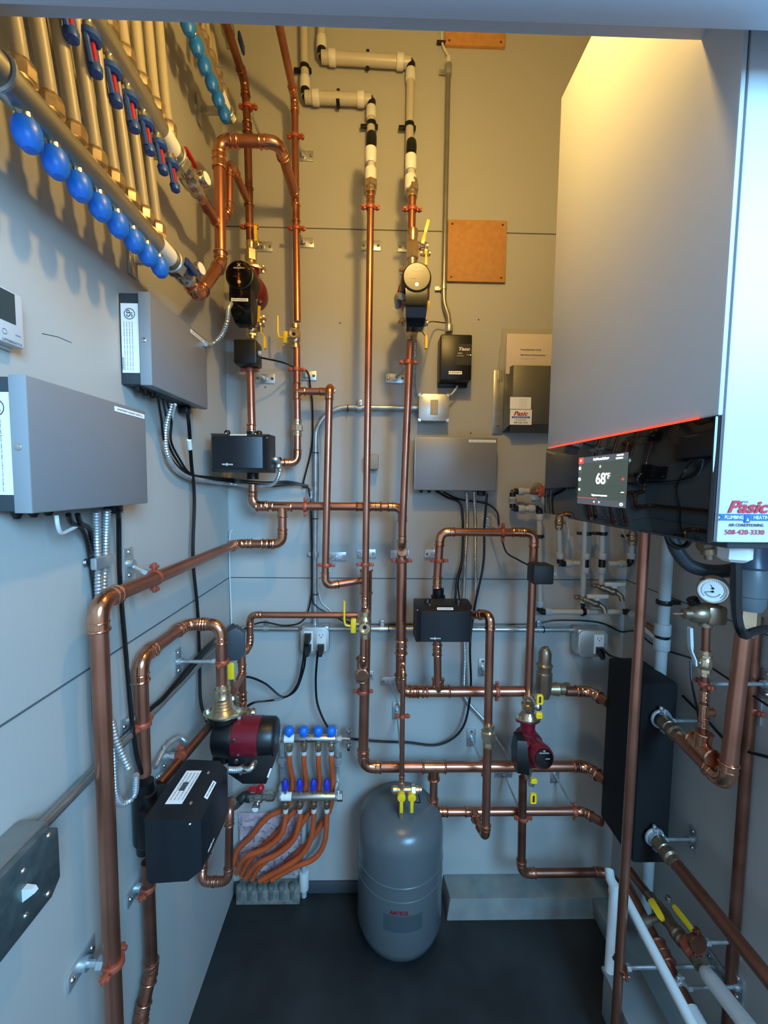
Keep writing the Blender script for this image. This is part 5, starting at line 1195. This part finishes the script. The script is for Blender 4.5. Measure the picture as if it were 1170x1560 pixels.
cable('thick black cord falling from the large silver box past the wall seam', [AL(180, 778, .045), AL(181, 800, .03), AL(182, 870, .02), AL(186, 930, .02), AL(193, 1010, .02), AL(200, 1090, .025), AL(208, 1150, .03), AL(216, 1178, .03)], .0045)
t = T('conduit_strap', 'zinc strap clamping the two armoured conduits below the large silver box', 'strap', AL(155, 856, .02)); t.part('strap', MB().box(AL(156, 856, .024), (.012, .05, .022), .003), ZINC, world=True); t.part('screw', MB().lathe(AL(131, 857, .004), X_, [(0, .008), (.004, .006), (.004, 0)], 12), CHROME, world=True)
for i, dd in enumerate((.03, .036)):
    cable('%s black wire tied along the conduit on the left wall' % ('lower', 'upper')[i], [AL(355, 958-i*6, dd-.01), AL(320, 985-i*4, dd), AL(285, 1026-i*6, dd-.005), AL(250, 1062, dd-.012), AL(225, 1085, dd-.018), AL(180, 1135, dd-.02), AL(160, 1150, dd-.02)], .006, name='control_wire', cat='cable')
flex('curled armoured conduit behind the lower left valve box', [AL(236, 1170, .03), AL(252, 1140, .02), AL(272, 1124, .02), AL(284, 1132, .03), A(284, 1142, Y=1.12)], .0055)
flex('armoured whip entering the back of the lower left valve box', [A(236, 1186, Y=.96), A(252, 1178, Y=.98), A(272, 1174, Y=1.0)], .0055)
# central cables under the back box
for x0, lb in ((711, 'left'), (722, 'right')):
    dx = x0-711
    flex('%s armoured conduit dropping from the back wall silver box' % lb, [AB(x0, 748, .05), AB(712+dx*1.1, 790, .02), AB(709+dx*1.4, 850, .02), AB(707+dx*1.6, 900, .02), AB(706+dx*1.3 if dx == 0 else 722, 935, .02)] + ([AB(708, 1000, .02), AB(707, 1050, .02), AB(712, 1068, .02), AB(740, 1100, .02), AB(760, 1130, .02), AB(785, 1170, .03)] if dx == 0 else [AB(716, 960, .04)]), .0055)
cable('black wire bundle sweeping from the silver box behind the arch to the valve box', [AB(668, 750, .05), AB(682, 758, .03), AB(700, 766, .02), AB(705, 790, .02), AB(704, 850, .02), AB(697, 880, .02), AB(693, 915, .03)], .0045, name='control_wire', cat='cable')
cable('second black wire beside the bundle behind the arch', [AB(676, 750, .05), AB(690, 757, .03), AB(706, 762, .02), AB(740, 767, .02), AB(757, 780, .02), AB(760, 800, .02)], .0035, name='control_wire', cat='cable')
cable('thin wire forked above the right-hand valve box', [AB(703, 865, .02), AB(698, 888, .02), AB(700, 915, .03)], .003, name='control_wire', cat='cable')
cable('black lead from the arch to the grey flow sensor', [AB(765, 824, .06), AB(772, 842, .06), AB(788, 852, .08), A(807, 862, Y=1.34)], .003, name='sensor_wire', cat='cable')
sensorbox('dark grey flow sensor box on the right leg of the copper arch', A(823, 873, Y=1.29), .066, .06, .062, m=mat('charcoal_plastic', '#23282b', rough=.5))
cable('thin wire from the pump drain to the long conduit', [A(646, 492, Y=1.26), AB(660, 490, .05), AB(678, 492, .03)], .002, RUB, name='sensor_wire', cat='cable')
flex('thin armoured conduit down the right side of the central column', [A(633, 505, Y=1.31), A(632, 540, Y=1.34), A(631, 580, Y=1.4), AB(634, 605, .04)], .005)
cable('white cord between the relay box and the steel switch box', [AB(697, 588, .04), AB(692, 596, .04), AB(686, 602, .04)], .003, WPL, name='white_cable', cat='cable')
pcord('black cord from the single receptacle into the heat exchanger corner', [A(918, 988, Y=1.40), A(930, 999, Y=1.36), A(955, 1006, Y=1.33), A(985, 1014, Y=1.3)], .004)
# wall switch half hidden behind the left central column
a = AB(567, 704, .03)
t = T('box_extension', 'small beige box on the wall half hidden by the left central column', 'electrical box', a); t.part('box', MB().box(a, (.044, .05, .052), .004), mat('beige_box', '#8e8470', 0, .5), world=True)
# dark screw anchors and wall marks
for i, (px, py) in enumerate(((729, 487), (717, 660), (518, 492), (404, 590))):
    single('wall_screw', MB().lathe(AB(px, py, 0), -Y_, [(0, .003), (.001, .0025), (.001, 0)], 8), mat('old_screw', '#4a3a24', .5, .6), ['tiny dark screw right of the relay box top', 'tiny dark screw above the back wall silver box', 'tiny dark screw left of the left central column', 'tiny dark screw between the two left pipes'][i], 'screw')
single('pencil_mark', MB().tube([AL(64, 508, .0005), AL(88, 513, .0005), AL(109, 522, .0005)], .0004, 6), INK, 'thin dark scratch on the left wall beside the thermostat', 'mark')
# ================================================================= right hand side
YR1 = 1.0
ra, rb_ = A(984, 790, Y=YR1), A(938, 1560, Y=YR1)
rbase = ra+(rb_-ra)*((ra.z)/(ra.z-rb_.z))
run('tall copper pipe in front of the black heat exchanger', [ra+Z_*.03, rb_-(ra-rb_).normalized()*.12], .0118, COP, COPF)
hc_ = A(946, 1474, Y=YR1)
hanger('ring hanger low on the tall pipe in front of the heat exchanger', hc_, Z_, .0122, 'R', m=COPD, off=(.0, 0), rodr=.005)
# HX ports (near side)
hp1 = A(1004, 1092, Y=1.128); hp2 = A(993, 1270, Y=1.128)
XP = hp1.x
ep = A(1108, 1172, Y=.86)
big0 = A(1138, 905, Y=.86)
pz1 = hp1.z
bx_ = A(1112, 1160, Y=.86).x
run('big copper pipe dropping under the boiler and turning back into the heat exchanger', [Vector((A(1137, 930, Y=.86).x, .86, A(1137, 940, Y=.86).z)), Vector((bx_-.004, .86, pz1-.004)), Vector((XP, 1.12, pz1))], .0158, COP, COPF, tees=[(A(1070, 1140, Y=.925), Vector((bx_, .86, pz1))-hp1, Z_)])
def port(label, P, d, r=.017):
    t = T('port_fitting', label, 'fitting', P); d = d.normalized()
    t.part('clamp_ring', MB().torus(P+d*.012, d, r*1.45, .0045, 26, 8).rcyl(P+d*.012+Z_*r*1.5-X_*.003, P+d*.012+Z_*r*2.2-X_*.003, .005), mat('white_zinc', '#c2cace', .7, .3), world=True)
    t.part('rubber_collar', MB().cyl(P, P+d*.03, r*1.2), RUB, world=True)
    t.part('adapter', MB().lathe(P+d*.025, d, [(0, r*1.2), (.03, r*1.2), (.032, r*1.05), (.04, r*1.3), (.055, r*1.3), (.06, r*1.05), (.075, r*1.1), (.075, r)], 22), BRASD, world=True)
dd = (Vector((bx_, .86, pz1))-hp1)
port('clamped brass port on the upper front of the heat exchanger', hp1, dd)
port('clamped brass port on the lower front of the heat exchanger', hp2, Vector((0.02, -1, 0)))
lowend = Vector((hp2.x+.01, .42, hp2.z))
run('copper pipe running from the lower port of the heat exchanger towards the camera', [hp2+Vector((.001, -.08, 0)), Vector((hp2.x+.01, .42, hp2.z))], .0165, COPD, COP)
hanger('standoff hanger beside the lower heat exchanger port', hp2+Vector((0, -.02, 0)), Y_, .017, 'R', m=ZINC, upright=True)
hanger('standoff hanger beside the upper heat exchanger port', hp1+Vector((0, -.02, 0)), Y_, .017, 'R', m=ZINC, upright=True)
# second vertical close to the wall
v0, v1 = A(1153, 940, Y=.95), A(1108, 1560, Y=.95)
run('copper riser standing behind the big pipe near the right wall', [v0, v1-(v0-v1).normalized()*.1], .0125, COPD, COPF)
hanger('ring hanger on the riser behind the big pipe', A(1146, 1080, Y=.95), Z_, .0125, 'R', upright=True)
# thin make-up water pipe, ball valve, regulator and gauge
tx0 = A(1071, 1138, Y=.925); ttop = A(1076, 955, Y=.925)
run('thin copper pipe rising from the tee to the gauge assembly', [Vector((tx0.x, .925, pz1+.02)), ttop], .0085, COPD, COPF, coups=[(A(1072, 1122, Y=.925), Z_), (A(1072, 1100, Y=.925), Z_), (A(1073, 1060, Y=.925), Z_)], tees=[(A(1072, 1085, Y=.925), Z_, X_)])
hanger('small hanger on the thin pipe below the gauge', A(1073, 1042, Y=.925), Z_, .0095, 'R', upright=True)
vv = A(1074, 1010, Y=.925)
ball_valve('brass valve with long pale lever below the gauge', vv, Z_, .0092, -X_, hm=mat('pale_grip', '#b8c4cc', 0, .4), hlen=.085, lever=Z_-X_*.1, L=.06)
g = A(1076, 935, Y=.925)
t = T('pressure_regulator', 'brass pressure regulator with pointed spindle under the gauge', 'regulator', g)
t.part('body', MB().box(g+Vector((.012, 0, 0)), (.045, .045, .045), .008).cyl(g-Z_*.03, g, .014), BRASD, world=True)
t.part('bonnet', MB().lathe(g-X_*.004, -X_, [(0, .021), (.01, .023), (.03, .019), (.036, .013), (.05, .012), (.052, .009), (.052, 0)], 22), BRASD, world=True)
t.part('spindle', MB().cyl(g-X_*.05, g-X_*.078, .003), BRASS, world=True)
t.part('ribbed_knob', MB().lathe(g+Vector((-.02, .01, .018)), (-.5, .1, 1), [(0, .011), (.003, .013), (.006, .011), (.009, .013), (.012, .011), (.015, .013), (.018, .011), (.02, 0)], 18), BLK, world=True)
gc = A(1086, 898, Y=.88)
gd_ = Vector((-.62, -.76, -.05)).normalized()
t = T('pressure_gauge', 'round white-faced gauge with two needles under the boiler', 'gauge', gc)
t.part('case', MB().lathe(gc-gd_*.016, gd_, [(0, 0), (0, .025), (.004, .0295), (.024, .0295), (.029, .027), (.029, .0245), (.025, .0245), (.025, 0)], 44), CHROME, world=True)
t.part('dial', MB().lathe(gc+gd_*.0085, gd_, [(0, .0245), (.001, .0245), (.001, 0)], 40), PAPER, world=True)
_, gu, gv_ = frame(gd_)
gright = gd_.cross(Z_).normalized()*-1; gup = Z_
def gp_(a_, b_): return gc+gd_*.0102+(Z_.cross(gd_)).normalized()*a_*.78+Z_*b_*.78
t.part('needle', MB().tube([gp_(0, -.003), gp_(-.018, -.007)], .0007, 6).tube([gp_(0, .006), gp_(-.006, .016)], .0007, 6).sph(gp_(0, -.003), .0025).sph(gp_(0, .006), .0025), INK, world=True)
mb = MB()
for k in range(28):
    a_ = -2.3+4.6*k/27; mb.box(gp_(.0255*math.sin(a_), .0255*math.cos(a_)), (.0009, .0009, .0025))
for k in range(16):
    a_ = 2.0+2.3*k/15; mb.box(gp_(.018*math.sin(a_), .018*math.cos(a_)), (.0014, .0008, .0014))
t.part('scale_marks', mb, GINK, world=True)
t.part('tag', MB().box(gc+Vector((.046, .0, .008)), (.016, .002, .022), .001), PAPER, world=True)
single('gauge_stem', MB().cyl(gc-gd_*.016, gc-gd_*.05, .007).cyl(gc-gd_*.045, g+Vector((.02, 0, .02)), .006), BRASD, 'brass stem joining the gauge to the regulator', 'fitting')
# drain trap body above the big pipe
s0_ = A(1143, 872, Y=.86)
sx = A(1141, 900, Y=.86)
t = T('dirt_trap', 'grey cylindrical trap above the big copper pipe', 'trap', sx)
zA, zB_, zC = A(1140, 866, Y=.86).z, A(1140, 928, Y=.86).z, A(1140, 958, Y=.86).z
t.part('body', MB().lathe(zed(sx, zB_), Z_, [(0, .026), (.012, .03), (.03, .031), (.032, .033), (.05, .033), (zA-zB_-.012, .033), (zA-zB_, .03), (zA-zB_, 0)], 28), mat('grey_trap_plastic', '#5b6265', 0, .4), world=True)
t.part('ring', MB().lathe(zed(sx, zA-.001), Z_, [(0, .029), (.006, .031), (.012, .029), (.03, .026), (.06, .026), (.06, 0)], 28), mat('slate_blue_ring', '#3c4654', 0, .35), world=True)
t.part('nut', MB().hexa(zed(sx, zB_+.004), zed(sx, zC+.004), .023).cyl(zed(sx, zC+.006), zed(sx, zC-.014), .018), BRASS, world=True)
# grey condensate hose, cords under the boiler
single('drain_hose', MB().tube(spline([A(1022, 815, Y=1.0), A(1032, 840, Y=.99), A(1052, 862, Y=.97), A(1085, 870, Y=.95), A(1120, 868, Y=.93), A(1150, 862, Y=.93)]), .0155, 18), mat('slate_hose', '#3b4247', 0, .45), 'grey hose sweeping under the boiler to the trap', 'hose')
cable('black cord hanging from the white gland and looping to the right edge', [A(1121, 850, Y=.50), A(1122, 880, Y=.50), A(1122, 930, Y=.50), A(1127, 958, Y=.50), A(1135, 968, Y=.51), A(1145, 963, Y=.53), A(1170, 958, Y=.56), A(1200, 962, Y=.6)], .0055)
cable('short black cord curled under the left end of the boiler', [A(1014, 812, Y=.62), A(1020, 826, Y=.62), A(1036, 834, Y=.62), A(1048, 828, Y=.62), A(1050, 815, Y=.62)], .004)
cable('black wire crossing the right wall behind the gauge pipe', [A(1040, 1060, X=XR-.02), A(1075, 1095, X=XR-.02), A(1115, 1135, X=XR-.02), A(1175, 1155, X=XR-.02)], .004, name='sensor_wire', cat='cable')
cable('black wire hanging from the wall run towards the thin pipe', [A(1052, 1008, X=XR-.03), A(1054, 1040, X=XR-.04), A(1062, 1080, X=XR-.06), A(1066, 1105, X=XR-.09)], .003, name='sensor_wire', cat='cable')
t = T('boiler_valve', 'small brass valve pair under the boiler beside the hose', 'valve', A(1072, 838, Y=.85))
t.part('body', MB().lathe(A(1076, 820, Y=.85), (.2, 0, -1), [(0, .010), (.02, .010), (.022, .014), (.034, .014), (.036, .009), (.045, .009), (.045, 0)], 14).lathe(A(1066, 832, Y=.85), (1, 0, .2), [(0, .012), (.016, .012), (.02, .008), (.03, .008)], 14), BRASD, world=True)
# ================================================================= white domestic pipes low at the right of the back wall
YD = 1.44
def P_(px, py): return A(px, py, Y=YD)
def wp(label, pts, r=.0095, rings=(), blacks=(), m=GPEX):
    t = T('plastic_pipe', label, 'pipe', pts[0])
    for a_, b_ in zip(pts, pts[1:]): t.part('tube', MB().cyl(a_, b_, r), m, world=True)
    for i in range(1, len(pts)-1):
        P = pts[i]; a_ = (pts[i-1]-P).normalized(); b_ = (pts[i+1]-P).normalized()
        t.part('elbow', MB().tube([P+a_*r*2.2, P+a_*r*.6, P+(a_+b_)*r*.25, P+b_*r*.6, P+b_*r*2.2], r*1.15, 14), RUB, world=True)
        for q, L in ((a_, (pts[i-1]-P).length), (b_, (pts[i+1]-P).length)):
            if L > r*6: t.part('grip_ring', MB().rcyl(P+q*r*1.9, P+q*r*4.2, r*1.45, .002), GPEX, world=True)
    for P, ax in blacks:
        ax = Vector(ax); t.part('tee', MB().cyl(P-ax*r*1.5, P+ax*r*1.5, r*1.2), RUB, world=True)
        for s in (-1, 1): t.part('grip_ring', MB().rcyl(P+ax*s*r*1.5, P+ax*s*r*3.8, r*1.45, .002), GPEX, world=True)
    return t
wp('white pipe zigzagging from the red-handled stop valve down behind the copper arch', [P_(806, 748), P_(781, 749), P_(781, 775), P_(822, 775), P_(822, 932), P_(950, 932)], m=WPEX)
wp('white pipe along the right wall towards the lever valve', [P_(950, 932), A(957, 932, X=XR-.03), A(1008, 968, X=XR-.03)])
t = T('stop_valve', 'brass stop valve with rust red wheel left of the boiler corner', 'valve', P_(818, 748))
t.part('body', MB().lathe(P_(806, 749), X_, [(0, .009), (.01, .009), (.011, .011), (.03, .011), (.034, .014), (.044, .014), (.05, .008)], 16), BRASD, world=True)
wc = P_(824, 748)-Y_*.015
mb = MB(); 
for k in range(6): a_ = k*PI/3; mb.sph(wc+Vector((0.004*0, 0, 0))+Vector((0, 0, 0))+Vector((math.cos(a_)*.0, 0, 0))+(X_*math.cos(a_)+Z_*math.sin(a_))*.017, .008, (1, .7, 1), 10)
mb.rcyl(wc+Y_*.005, wc-Y_*.005, .016, .002); t.part('wheel', mb, HANG, world=True)
for q, lb in (((817, 741), 'upper'), ((817, 757), 'lower')): single('wall_plate', MB().box(AB(*q, .003), (.034, .006, .026), .001), ZINC, '%s zinc plate behind the stop valve' % lb, 'plate')
wp('white pipe with a lever valve, leftmost under the boiler', [P_(852, 806), P_(853, 859), P_(882, 858)])
ball_valve('brass lever valve leftmost under the boiler', P_(852, 796), Z_, .009, X_, m=BRASD, hm=WHTE, hlen=.06, lever=-Z_, L=.05)
wp('longest white drop under the boiler, ending at the lower hose bib', [P_(894, 700), P_(888, 918)], blacks=[(P_(892, 858), Z_)])
wp('middle white drop under the boiler, ending at the upper hose bib', [P_(920, 700), P_(916, 898)], blacks=[(P_(917, 858), Z_)])
wp('white cross pipe rising to the right-hand lever valve under the boiler', [P_(926, 859), P_(960, 859), P_(963, 828)])
ball_valve('brass lever valve right of the white drops under the boiler', P_(963, 820), Z_, .009, -X_, m=BRASD, hm=WHTE, hlen=.06, lever=Z_-X_*.2, L=.05)
wp('white stub above the right-hand lever valve', [P_(964, 800), P_(965, 720)])
for q, lb in (((895, 813), 'longest white drop'), ((919, 813), 'middle white drop'), ((963, 817), 'right-hand white stub')): strap('black clip on the %s' % lb, P_(*q), Z_, .0098)
strap('black clip on the low white horizontal pipe', P_(889, 932), X_, .0098)
strap('black clip behind the grey flow sensor', P_(822, 817), Z_, .0098)
for (px, py), lb in (((888, 910), 'lower'), ((914, 892), 'upper')):
    P0 = P_(px, py)
    t = T('hose_bib', '%s of the two brass hose bibs with white handles' % lb, 'tap', P0)
    t.part('body', MB().lathe(P0-X_*.012, (1, -.3, -.35), [(0, .008), (.01, .008), (.012, .012), (.03, .012), (.04, .010), (.05, .014), (.06, .014), (.07, .009)], 16).tube([P0+Vector((.05, -.02, -.02)), P0+Vector((.062, -.026, -.03)), P0+Vector((.066, -.03, -.048))], .009, 12).rcyl(P0-X_*.03, P0-X_*.008, .008), BRASD, world=True)
    hc2_ = P0+Vector((.032, -.034, .006))
    t.part('handle', MB().rcyl(hc2_-Z_*.006, hc2_+Z_*.012, .011).box(hc2_+Vector((0, -.004, .008)), (.074, .014, .014), .004), WPL, world=True)
# ------- big white PVC drop in the right corner
XV = XR-.05
pv0, pv1 = A(1019, 800, X=XV), A(1013, 1012, X=XV)
t = T('plastic_pipe', 'thick white drain pipe on the right wall behind the gauge', 'pipe', pv1)
t.part('tube', MB().cyl(Vector((pv0.x, pv0.y, pv0.z+.05)), Vector((pv0.x, pv0.y, .12)), .0165), GPEX, world=True)
for py_, L_ in ((962, .045), (985, .045)):
    q = A(1016, py_, X=XV); t.part('coupling', MB().rcyl(Vector((pv0.x, pv0.y, q.z-.018)), Vector((pv0.x, pv0.y, q.z+.018)), .0225, .002), GPEX, world=True)
q = A(1016, 973, X=XV); t.part('black_band', MB().cyl(Vector((pv0.x, pv0.y, q.z-.014)), Vector((pv0.x, pv0.y, q.z+.014)), .020), RUB, world=True)
q = A(1018, 920, X=XV); q.x, q.y = pv0.x, pv0.y
t = T('pipe_clip', 'black bracket clip on the thick white drain pipe', 'clip', q)
t.part('band', MB().rcyl(q-Z_*.007, q+Z_*.007, .0225, .002).box(q+Vector((.02, .0, 0)), (.05, .02, .012), .002), RUB, world=True)
t = T('ball_valve', 'white-tagged lever valve on the right wall behind the tall pipe', 'valve', A(992, 962, X=XR-.03))
q = A(985, 952, X=XR-.04); t.part('body', MB().lathe(q, Vector((0, -1, -.3)), [(0, .012), (.02, .012), (.024, .016), (.045, .016), (.05, .012), (.07, .012)], 16), BRASD, world=True)
t.part('handle', MB().box(A(990, 965, X=XR-.065), (.004, .055, .014), .0018, Matrix.Rotation(.2, 3, 'X')), WPL, world=True)
# ================================================================= bottom right corner
XQ = A(1000, 1385, Y=1.1).x
print('XQ', XQ, A(1000, 1385, Y=1.1), A(1045, 1440, X=XQ))
def Q(px, py, dx=0): return A(px, py, X=XQ+dx)
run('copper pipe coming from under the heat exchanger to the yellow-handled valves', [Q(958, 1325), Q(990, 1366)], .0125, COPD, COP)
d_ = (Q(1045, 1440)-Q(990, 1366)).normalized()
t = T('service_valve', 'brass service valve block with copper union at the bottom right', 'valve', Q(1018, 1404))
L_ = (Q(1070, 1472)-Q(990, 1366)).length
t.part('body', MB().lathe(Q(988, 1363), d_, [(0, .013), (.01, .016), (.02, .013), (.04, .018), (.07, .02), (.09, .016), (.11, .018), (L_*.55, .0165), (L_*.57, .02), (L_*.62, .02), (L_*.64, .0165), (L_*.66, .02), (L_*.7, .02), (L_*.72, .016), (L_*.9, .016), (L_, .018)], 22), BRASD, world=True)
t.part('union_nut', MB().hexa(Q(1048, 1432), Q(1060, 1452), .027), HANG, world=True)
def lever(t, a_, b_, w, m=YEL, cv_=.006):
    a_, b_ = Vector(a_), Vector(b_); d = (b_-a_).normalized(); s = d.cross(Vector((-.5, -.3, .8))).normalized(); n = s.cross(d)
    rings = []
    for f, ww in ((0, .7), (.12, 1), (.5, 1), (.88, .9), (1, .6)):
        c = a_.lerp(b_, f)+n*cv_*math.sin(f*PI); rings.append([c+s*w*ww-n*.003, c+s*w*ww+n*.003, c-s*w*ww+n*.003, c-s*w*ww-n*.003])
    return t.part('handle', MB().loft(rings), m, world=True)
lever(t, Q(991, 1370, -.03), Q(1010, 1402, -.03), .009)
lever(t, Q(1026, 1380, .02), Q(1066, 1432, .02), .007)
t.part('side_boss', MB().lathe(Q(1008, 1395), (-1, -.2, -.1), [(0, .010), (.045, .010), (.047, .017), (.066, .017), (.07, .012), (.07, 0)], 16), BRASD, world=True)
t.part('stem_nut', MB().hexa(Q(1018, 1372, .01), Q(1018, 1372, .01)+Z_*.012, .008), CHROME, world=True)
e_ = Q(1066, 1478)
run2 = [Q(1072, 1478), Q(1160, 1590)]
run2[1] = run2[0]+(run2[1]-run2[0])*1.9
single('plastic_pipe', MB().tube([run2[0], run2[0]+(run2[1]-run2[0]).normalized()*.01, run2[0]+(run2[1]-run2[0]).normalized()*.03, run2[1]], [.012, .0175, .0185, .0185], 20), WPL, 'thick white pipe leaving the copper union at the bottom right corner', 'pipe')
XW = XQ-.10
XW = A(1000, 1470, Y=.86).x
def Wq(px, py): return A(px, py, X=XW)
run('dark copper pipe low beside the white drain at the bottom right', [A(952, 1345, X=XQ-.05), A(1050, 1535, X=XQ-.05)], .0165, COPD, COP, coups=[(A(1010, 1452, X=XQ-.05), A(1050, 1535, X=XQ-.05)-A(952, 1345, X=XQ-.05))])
single('plastic_pipe', MB().tube([A(1052, 1538, X=XQ-.05), A(1160, 1730, X=XQ-.05)], .018, 18), WPL, 'white pipe end at the very bottom right of the copper', 'pipe')
u0 = A(950, 1362, X=XQ-.11); u1 = A(1062, 1575, X=XQ-.11); u1 = u0+(u1-u0)*1.35
single('plastic_pipe', MB().cyl(u0, u1, .0125), WPL, 'thin white drain pipe running forward behind the tall copper pipe', 'pipe')
q0 = A(936, 1352, Y=1.16); q1 = A(928, 1482, Y=1.10)
t = T('plastic_pipe', 'white vertical pipe with slanted top entering the white pump box', 'pipe', q1)
t.part('tube', MB().cyl(q0, q1, .0135), WPL, world=True); t.part('elbow', MB().tube([q0-Z_*.02, q0+Z_*.005, A(930, 1340, Y=1.18), A(928, 1325, Y=1.2)], [.0165, .0165, .014, .013], 16), WPL, world=True)
k0_ = A(921, 1480, Y=1.10)
wz = k0_.z
pb0 = A(975, 1478, Z=wz)
t = T('condensate_box', 'white condensate tank on the floor at the bottom right', 'tank', (k0_.x+.075, .93, 0))
t.part('casing', MB().box((-.023, 0, wz/2), (.105, .36, wz), .01), mat('grey_white_casing', '#868c8c', 0, .45), label='grey white casing')
t.part('lid_rim', MB().box((-.023, 0, wz-.004), (.112, .368, .014), .005), mat('grey_white_casing', '#9da3a3', 0, .45))
lt = t.part('label', MB().box((-.020, -.105, wz+.0036), (.085, .075, .001)), PAPER)
t.part('red_stripe', MB().box((.012, -.105, wz+.0044), (.008, .07, .0006)), RINK, parent=lt)
mb = MB()
for i in range(5):
    for j in range(7): mb.box((-.055+.013*i, -.134+.009*j, wz+.0044), (.003, .006, .0005))
t.part('print', mb, INK, parent=lt)
single('hose_barb', MB().lathe(A(905, 1372, Y=1.42), (-.6, -.5, -.4), [(0, .008), (.01, .006), (.014, .008), (.018, .006), (.022, .008), (.03, .005), (.03, 0)], 12), BRASS, 'small brass barb poking out above the concrete ledge', 'fitting')
# hangers low on the right wall
for (px, py, X0, lb) in ((1062, 1436, XQ, 'standoff rod holding the yellow-handled valve block to the right wall'),):
    hanger(lb, Q(px, py), d_, .018, 'R', m=COPD, upright=True)
hanger('standoff rod at the bottom right end of the dark copper pipe', A(1035, 1505, X=XQ-.05), Y_, .017, 'R', m=ZINC, upright=True)
# ================================================================= light
w = bpy.data.worlds.new('world'); bpy.context.scene.world = w; w.use_nodes = True
bg = w.node_tree.nodes['Background']; bg.inputs['Color'].default_value = (.52, .73, 1, 1); bg.inputs['Strength'].default_value = WORLD
def area(name, loc, tgt, size, power, col, shape='DISK'):
    l = bpy.data.lights.new(name, 'AREA'); l.shape = shape; l.size = size; l.energy = power; l.color = col
    o = bpy.data.objects.new(name, l); C.objects.link(o); o.location = loc
    o.rotation_euler = (Vector(tgt)-Vector(loc)).to_track_quat('-Z', 'Y').to_euler(); return o
pl_ = bpy.data.lights.new('lamp_bulb', 'POINT'); pl_.shadow_soft_size = .032; pl_.energy = LPOW; pl_.color = (1, .63, .18)
po_ = bpy.data.objects.new('lamp_bulb', pl_); C.objects.link(po_); po_.location = LAMP
area('window_light', WLOC, (-.5, .9, 1.9), 1.1, WPOW, WCOL)
t = T('pendant_socket', 'white pendant lamp socket above the door header', 'lamp', (LAMP[0], LAMP[1], CEIL))
t.part('rose', MB().lathe((0, 0, 0), (0, 0, -1), [(0, .05), (.02, .04), (.02, 0)], 30), WPL)
t.part('flex', MB().cyl((0, 0, 0), (0, 0, LAMP[2]+.1-CEIL), .004), WPL)
t.part('socket', MB().cyl((0, 0, LAMP[2]+.1-CEIL), (0, 0, LAMP[2]+.055-CEIL), .02), WPL)
sc = bpy.context.scene
sc.view_settings.view_transform = 'Standard'; sc.view_settings.look = 'None'; sc.view_settings.gamma = 1; sc.view_settings.use_curve_mapping = False
sc.view_settings.exposure = EXPO
